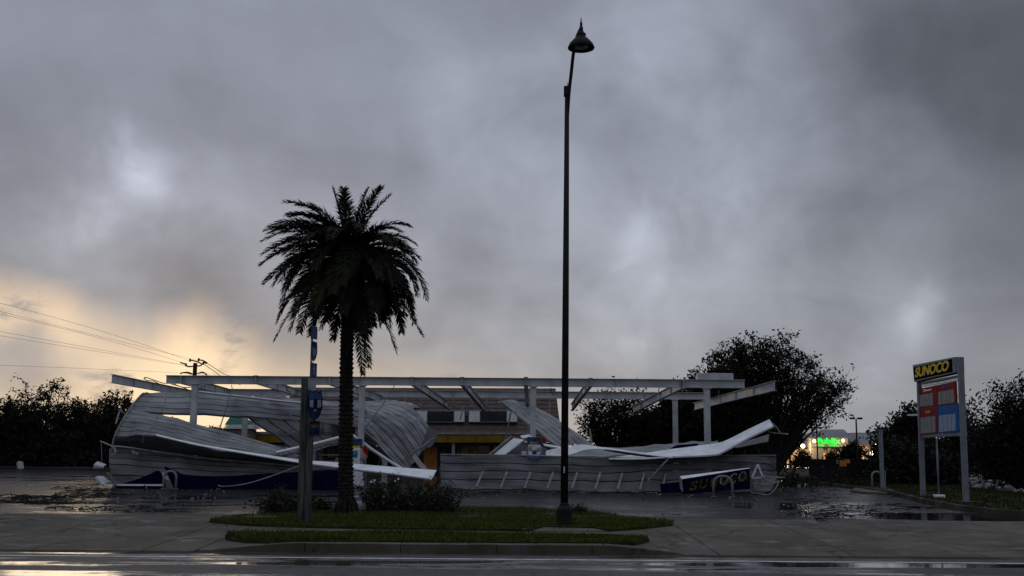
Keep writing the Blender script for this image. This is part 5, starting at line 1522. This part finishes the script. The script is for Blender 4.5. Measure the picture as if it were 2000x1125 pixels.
def fan_tree(name, label, u0, v0, Y, outline, n, seed, dens, leaf, side=.5, cat='tree', group=None, m_=None, r0=.13, inner=.62):
    r = random.Random(seed)
    base = GB(u0, Y)
    root = thing(name, label, cat, base, group)
    C = P(u0, v0, Y); px = Y / F_PX
    mb = MB(); cl = []
    an, ra = [o[0] for o in outline], [o[1] for o in outline]
    for i in range(n):
        a = an[0] + (an[-1] - an[0]) * ((i + r.random()) / n)
        R = float(np.interp(a, an, ra)) * px
        f = 1 - (1 - inner) * r.random() ** 1.6
        R = R * f - .55
        dy = r.uniform(-1, 1) * side * R * math.sqrt(max(0, 1 - f * f * .8)) * 1.3
        e = C + Vector((math.sin(D(a)) * R, dy, math.cos(D(a)) * R))
        st = base + Vector((math.sin(D(a)) * .35, dy * .08, r.uniform(.1, .9)))
        md_ = st.lerp(e, .5) + Vector((r.gauss(0, .18) - math.sin(D(a)) * .12 * R, r.gauss(0, .2), r.uniform(-.1, .15) * R))
        pts = [st, st.lerp(md_, .55) + Vector((r.gauss(0, .10), 0, 0)), md_, md_.lerp(e, .55) + Vector((r.gauss(0, .14), 0, r.gauss(0, .1))), e]
        pts = catmull(pts, 4)
        big = r.uniform(.55, 1.2)
        mb.tube(pts, [max(.018, r0 * big * (1 - k / len(pts)) ** 1.1) for k in range(len(pts))], 5, cap=False)
        dn = dens(a, f) if callable(dens) else dens
        for k in range(6, len(pts)):
            if r.random() < .8:
                q = pts[k]
                tw = (pts[k] - pts[k - 1]).normalized() + Vector((r.gauss(0, .7), r.gauss(0, .7), r.gauss(.15, .55)))
                tw = tw.normalized() * r.uniform(.4, 1.15)
                e2 = q + tw
                mb.tube([q, q + tw * .5 + Vector((0, 0, .04)), e2], [.022, .016, .010], 4, cap=False)
                if k > 8 or r.random() < .25 * dn: cl += [e2] * max(0, int(round(dn * 2 + r.uniform(-.6, .6))))
                if k > 10 and r.random() < dn: cl.append(q + tw * .5)
        if r.random() < dn + .3: cl += [e, e]
    mb.build('trunk', M_TRUNK, root, smooth=True)
    V, k_ = leaf_cloud(cl, 9, .21, leaf, seed, flatten=.8)
    mesh_quads('crown', V, k_, m_ or M_LEAF, root)
    return root


random.seed(21)
fan_tree('broad_tree', 'big broad-crowned tree with many fanning stems behind the right end of the frame', 1505, 850, YBT,
         [(-82, 150), (-75, 176), (-60, 196), (-45, 198), (-30, 192), (-15, 194), (0, 193), (15, 188), (26, 180), (40, 165), (52, 182), (60, 180), (68, 158)], 150, 21,
         lambda a, f: 1.7 if a < -8 else (1.25 if a < 30 and f > .8 else .75 if f > .8 else .25), .125)
# dense left half of that crown
fan_tree('dense_tree', 'dense dark tree filling in under the left side of the broad tree', 1415, 850, 79, [(-85, 80), (-50, 110), (-20, 118), (10, 120), (40, 118), (85, 90)], 80, 31, 2.3, .15, group=TG, inner=.4)
fan_tree('dense_tree', 'low dark tree behind the two right hand columns', 1325, 855, 82, [(-85, 75), (-50, 82), (-20, 84), (10, 88), (40, 92), (85, 90)], 70, 32, 2.3, .15, group=TG, inner=.35)
fan_tree('loose_tree', 'loose leafy tree seen under the frame right of the street lamp', 1207, 862, 80, [(-85, 78), (-65, 90), (-40, 98), (-15, 108), (10, 110), (35, 100), (60, 88), (85, 76)], 74, 33, .5, .13, group=TG, inner=.45)
fan_tree('loose_tree', 'low loose tree between the street lamp and the two columns', 1268, 866, 86, [(-85, 44), (-40, 62), (0, 70), (40, 62), (85, 46)], 44, 34, .6, .13, group=TG, inner=.4)
# tree line at the far left
LT = 'trees in the line at the far left'
for i, (u, top, Y, lab, lv, den) in enumerate(((-30, 752, 96, 'leafy tree cut by the left edge of the picture', 3, 20), (22, 737, 95, 'leafy tree with airy top second from the left edge', 3, 17), (68, 724, 93, 'tallest thin-topped tree of the left tree line', 3, 12),
                                               (106, 742, 97, 'bare-twigged tree right of the tallest tree of the left line', 3, 9), (150, 758, 96, 'low tree in the dip of the left tree line', 3, 20), (186, 752, 94, 'bushy tree left of the round topped tree by the wreck', 3, 20),
                                               (216, 748, 95, 'round topped tree just left of the steel beam end', 3, 22), (262, 756, 97, 'tree partly hidden by the top of the curled sheet', 3, 18))):
    hp = 905 - top - (2 if den < 14 else 14 + 14 * (i % 3))
    thin = den < 14
    fan_tree('leafy_tree', lab, u, 905, Y, [(-62, hp * .42), (-40, hp * .56), (-22, hp * .80), (-8, hp * .98), (6, hp), (20, hp * .84), (40, hp * .58), (62, hp * .42)] if thin else
             [(-60, hp * .55), (-40, hp * .74), (-22, hp * .92), (-8, hp * .96), (6, hp), (20, hp * .90), (40, hp * .74), (60, hp * .55)], 44 if thin else 60, 60 + i, (lambda a, f: .5 if f > .75 else .9) if thin else (lambda a, f: .8 if f > .8 else 1.3), .15, group=LT, m_=M_LEAF2, inner=.35)
for i, (u, top, Y, lab) in enumerate(((345, 806, 92, 'twiggy tree seen through the opening in the curled sheet'), (412, 808, 88, 'leafy tree seen beside the green roofed kiosk'))):
    H = P(u, top, Y).z - LOTZ
    tree('small_tree', lab, GB(u, Y), stems_up(5, .5, H * .36, 80 + i), 3, 90 + i, leaves=(6, 20)[i], lspread=.3, lsize=.13, spread=.55, rad=.1, shrink=.62)


def hedge(name, label, u0, u1, vt, Y, depth, n, seed, size=.16, m_=None, dens=1.0):
    """clipped or rough mass of shrub leaves on many stems"""
    r = np.random.default_rng(seed)
    x0_, x1_ = gx(u0, Y), gx(u1, Y)
    zt = P((u0 + u1) / 2, vt, Y).z
    root = thing(name, label, 'hedge', ((x0_ + x1_) / 2, Y + depth / 2, LOTZ))
    mb = MB()
    cs = []
    for i in range(n):
        x = r.uniform(x0_, x1_); y = Y + r.uniform(0, depth)
        top_z = LOTZ + (zt - LOTZ) * (.80 + .25 * math.sin(x * .9 + seed) * math.sin(x * .37 + y) + r.uniform(-.12, .12)) * (.55 + .45 * min(1, 4 * min(x - x0_, x1_ - x) / (x1_ - x0_) + .3))
        mb.tube([(x, y, LOTZ - .05), (x + r.uniform(-.2, .2), y, top_z * .6), (x + r.uniform(-.3, .3), y + r.uniform(-.2, .2), top_z * .95)], [.04, .03, .012], 4, cap=False)
        for h in np.arange(LOTZ + .1, top_z, .30): cs.append((x + r.uniform(-.3, .3), y + r.uniform(-.3, .3), h))
    mb.build('stem', M_TRUNK, root)['kind'] = 'stuff'
    V, k = leaf_cloud(cs, int(10 * dens), .26, size, seed)
    mesh_quads('foliage', V, k, m_ or M_LEAF, root)
    return root
hedge('hedge', 'dark hedge along the foot of the left tree line', -60, 305, 884, 92, 2.5, 230, 3, .2, dens=1.6)
hedge('hedge', 'tall dark shrub mass left of and behind the price sign', 1738, 1872, 858, 56, 4.0, 150, 4, .15, dens=1.6)
hedge('hedge', 'low dark hedge behind the right end of the fallen wall', 1360, 1500, 880, 74, 3, 80, 5, .17, dens=1.2)
hedge('hedge', 'low dark hedge under the loose trees behind the buckled fascia', 1105, 1330, 872, 79, 3, 90, 6, .17, dens=1.4)
hedge('hedge', 'small shrubs by the near lawn left of the black fence', 1522, 1588, 923, 52, 1.5, 26, 7, .09)
hedge('hedge', 'low dark shrubs along the foot of the black fence', 1582, 1738, 931, 54, .9, 44, 17, .08)
hedge('hedge', 'far dark tree mass beyond the pavement at the right', 1850, 2080, 852, 135, 12, 130, 8, .35)
# trees at the right
PT = 'trees by the price sign'
fan_tree('leafy_tree', 'dark tree behind the left post of the price sign', 1775, 900, 62, [(-60, 60), (-40, 72), (-20, 92), (0, 108), (20, 96), (45, 75), (65, 60)], 60, 72, lambda a, f: .9 if f > .8 else 1.6, .11, group=PT, inner=.4, r0=.09)
fan_tree('leafy_tree', 'wind-bent tree reaching out right of the price sign', 1872, 920, 58, [(-8, 80), (2, 118), (9, 140), (15, 128), (24, 100), (38, 84), (48, 70)], 26, 74, lambda a, f: .8 if f > .75 else .4, .11, group=PT, inner=.45, r0=.09)
fan_tree('leafy_tree', 'leaning tree cut by the right edge of the picture', 1992, 940, 48, [(-58, 62), (-48, 92), (-34, 128), (-20, 165), (-8, 202), (5, 222), (20, 220), (50, 190)], 76, 77, lambda a, f: 1.1 if f > .8 else 1.2, .095, group=PT, inner=.4, r0=.11)
fan_tree('leafy_tree', 'lower tree between the wind-bent tree and the leaning tree', 1930, 915, 66, [(-60, 24), (-30, 36), (0, 46), (30, 60), (60, 40)], 34, 79, 1.3, .12, group=PT, inner=.35, r0=.09)
fan_tree('small_tree', 'small dark tree before the lit supermarket wall', 1567, 905, 118, [(-40, 10), (0, 20), (40, 12)], 14, 82, .6, .16, r0=.06)
fan_tree('small_tree', 'small dark tree under the green letters', 1629, 905, 130, [(-45, 12), (0, 20), (45, 13)], 12, 84, .8, .17, r0=.06)
fan_tree('small_tree', 'taller dark tree before the supermarket by the tall lot light', 1664, 905, 128, [(-35, 16), (-10, 34), (10, 38), (35, 16)], 22, 86, 1.2, .18, r0=.08)
# small cabbage palms before the supermarket
for k, (u, vt, Y, lab) in enumerate(((1541, 864, 135, 'small cabbage palm before the left end of the lit supermarket wall'), (1532, 869, 140, 'thin cabbage palm left of the small cabbage palm by the lit wall'))):
    b0 = GB(u, Y)
    r = thing('cabbage_palm', lab, 'palm tree', b0)
    t_ = P(u, vt + 6, Y)
    MB().tube([b0, t_], [.14, .10], 6).build('trunk', M_TRUNK, r)
    cs = [t_ + Vector((math.cos(a) * .9 * e, math.sin(a) * .9 * e, .55 * (1 - e * .9) + random.uniform(-.2, .2))) for a in np.linspace(0, 2 * pi, 13) for e in (.3, .65, 1)]
    V, n_ = leaf_cloud(cs, 5, .16, .3, 300 + k); mesh_quads('crown', V, n_, M_LEAF, r)


# ------------------------------------------------------------------ shrubs on the island
def shrub(label, u0, u1, vb, vt, seed, n, leaf=.045, flowers=0, dens=7):
    base = G((u0 + u1) / 2, vb, ZG + .03); Y = base.y
    root = thing('flowering_shrub', label, 'shrub', base, 'shrubs on the grass island')
    r = np.random.default_rng(seed)
    x0_, x1_ = gx(u0, Y), gx(u1, Y); H = P((u0 + u1) / 2, vt, Y).z - base.z
    mb = MB(); cs = []; fl_ = []
    for i in range(n):
        x = r.uniform(x0_ + .12 * (x1_ - x0_), x1_ - .12 * (x1_ - x0_)); y = Y + r.uniform(-.1, min(1.0, x1_ - x0_))
        f = (x - x0_) / (x1_ - x0_)
        h = H * r.uniform(.35, 1.08) * (.55 + .45 * math.sin(pi * min(.95, max(.05, f))))
        dx, dy = r.normal(-.06, .2), r.normal(0, .15)
        pts = [Vector((x, y, base.z)), Vector((x + dx * .3, y + dy * .3, base.z + h * .5)), Vector((x + dx, y + dy, base.z + h))]
        pts = catmull(pts, 4)
        mb.tube(pts, [.012, .011, .010, .009, .008, .007, .006, .005, .004][:len(pts)], 4, cap=False)
        for q in pts[1:]: cs.append(q)
        if i < flowers: fl_.append(pts[-1])
    mb.build('stem', M_TRUNK, root)['kind'] = 'stuff'
    V, k = leaf_cloud(cs, dens, .075, leaf, seed, flatten=.9)
    mesh_quads('foliage', V, k, M_BUSH, root)
    if fl_:
        V, k = leaf_cloud(fl_, 9, .035, .028, seed + 1); mesh_quads('blossom', V, k, M_FLOW, root)
shrub('leafy shrub with pale blossoms left of the highway sign posts', 505, 592, 1004, 955, 201, 34, flowers=9)
shrub('low thin shrub between the sign posts and palm trunk', 618, 658, 1001, 972, 202, 14, flowers=2)
shrub('tall loose shrub right of the palm trunk', 706, 812, 1001, 932, 203, 50, flowers=3)
shrub('dense rounded shrub at the right end of the island planting', 790, 905, 1003, 942, 204, 50, flowers=5)
shrub('small brown tuft beside the street lamp base', 1116, 1146, 1004, 990, 205, 16, leaf=.03)

# ------------------------------------------------------------------ storm litter
def litter(label, u0, u1, v0, v1, n, seed, group='storm litter on the wet lot'):
    r = random.Random(seed)
    mb = MB()
    c0 = G((u0 + u1) / 2, (v0 + v1) / 2, LOTZ)
    for i in range(n):
        p = G(r.uniform(u0, u1), r.uniform(v0, v1), LOTZ + .015)
        a = r.gauss(0, .5); L = r.uniform(.25, 1.1)
        d = Vector((math.cos(a), math.sin(a), 0))
        mb.tube([p, p + d * L * .5 + Vector((0, r.uniform(-.08, .08), r.uniform(.02, .08))), p + d * L], [.016, .011, .005], 4, cap=False)
        for k in range(5):
            q = p + d * L * r.random() + Vector((r.gauss(0, .10), r.gauss(0, .10), r.uniform(.0, .05)))
            t = Vector((r.gauss(0, 1), r.gauss(0, 1), r.gauss(0, .5))).normalized() * .06; w = t.cross(Vector((0, 0, 1))) * .45
            mb.add([q - t, q + w, q + t, q - w], [(0, 1, 2, 3)])
    o = mb.build('fallen_branches', M_TRUNK, None, origin=c0)
    tag(o, label, 'branches', group, 'stuff')
litter('dark branches strewn in a band over the lot at the far left', 95, 215, 952, 975, 70, 1)
litter('dark branches and leaves on the wet lot cut by the left edge', -10, 130, 968, 984, 60, 2)
litter('scattered twigs over the wet lot below the curled sheet', 60, 330, 984, 998, 26, 3)
litter('scattered leaves and twigs on the shining lot right of the fallen wall', 1530, 1760, 950, 1018, 60, 4)
litter('twigs along the foot of the fallen wall', 900, 1300, 958, 966, 22, 5)
# pale rubble at the far right
r = random.Random(9)
mb = MB()
for i in range(240):
    p = G(r.uniform(1885, 2060), r.uniform(931, 953), LOTZ)
    s_ = r.uniform(.06, .30)
    mb.hexa([p + Vector((a * s_ * r.uniform(.6, 1.2), b_ * s_ * r.uniform(.5, 1), c * s_ * r.uniform(.3, .7))) for c in (0, 1) for a, b_ in ((-1, -1), (1, -1), (1, 1), (-1, 1))])
o = mb.build('rubble', M_GREYT, None, origin=G(1960, 942, LOTZ)); tag(o, 'pale broken rubble strewn over the pavement at the far right', 'rubble', None, 'stuff')
for k, (u, v, w, lab) in enumerate(((1930, 940, 40, 'long pale plank lying on the rubble at the far right'), (1905, 912, 60, 'pale low kerb beyond the rubble at the far right'))):
    a = G(u, v, LOTZ + .1); c = P(u + w, v + .5, a.y)
    o = MB().bar(a, Vector((c.x, a.y, a.z)), .2, .14).build('pale_plank', M_SWHT, None, origin=a); tag(o, lab, 'plank')
for k, (u, v, lab) in enumerate(((1678, 936, 'small white paper on the grass left of the hoop guard by the square post'),)):
    p = G(u, v, LOTZ + .06); o = MB().slab([p, p + Vector((.18, .03, .02)), p + Vector((.16, .05, .12)), p + Vector((.0, .02, .1))], (0, .05, 0)).build('paper_scrap', M_WHITE, None, origin=p); tag(o, lab, 'paper')
for k, (u, v, w, lab) in enumerate(((770, 941, 9, 'white scrap standing in the shrubs right of the palm trunk'), (722, 943, 12, 'white strip at the foot of the white pump'))):
    p = P(u, v, 43.2 if k else 40); p.z = max(p.z, LOTZ); o = MB().slab([p, p + Vector((w * .019, 0, .02)), p + Vector((w * .017, .05, .14)), p + Vector((.02, .03, .09))], (0, .06, 0)).build('white_scrap', M_WHITE, None, origin=p); tag(o, lab, 'debris')

# small torn bits scattered round the wreck
r = random.Random(41)
mb = MB()
for i in range(120):
    u = r.choice((r.uniform(200, 480), r.uniform(860, 1540), r.uniform(1300, 1550))); v = r.uniform(950, 976) if u < 1450 else r.uniform(952, 990)
    p = G(u, v, LOTZ + .004)
    L, w_ = r.uniform(.06, .34) * r.random() ** .5, r.uniform(.02, .09)
    a = r.uniform(0, pi); d = Vector((math.cos(a), math.sin(a) , r.uniform(0, .35))); n_ = Vector((-math.sin(a), math.cos(a), r.uniform(-.2, .5)))
    q = [p, p + d * L * .5 + Vector((0, 0, r.uniform(.01, .07))), p + d * L]
    mb.band(q, [k + n_ * w_ * r.uniform(.6, 1.2) for k in q], .008)
o = mb.build('metal_litter', M_LITTER, None, origin=G(900, 960, LOTZ)); tag(o, 'small torn bits of sheet metal scattered on the wet lot along the wreck', 'debris', None, 'stuff')
# fallen leaves on the grass and the sidewalk
mb = MB()
for i in range(420):
    u, v = r.uniform(430, 1330), r.uniform(1000, 1058)
    p = G(u, v, ZG + .03 + (.05 if v < 1026 or v > 1042 else .006))
    t = Vector((r.gauss(0, 1), r.gauss(0, 1), r.gauss(0, .4))).normalized() * r.uniform(.025, .06); w_ = t.cross(Vector((0, 0, 1))) * .5
    mb.add([p - t, p + w_, p + t, p - w_], [(0, 1, 2, 3)])
o = mb.build('fallen_leaves', M_PALMD, None, origin=G(880, 1030, ZG)); tag(o, 'fallen leaves strewn over the grass island and the sidewalk', 'leaves', None, 'stuff')
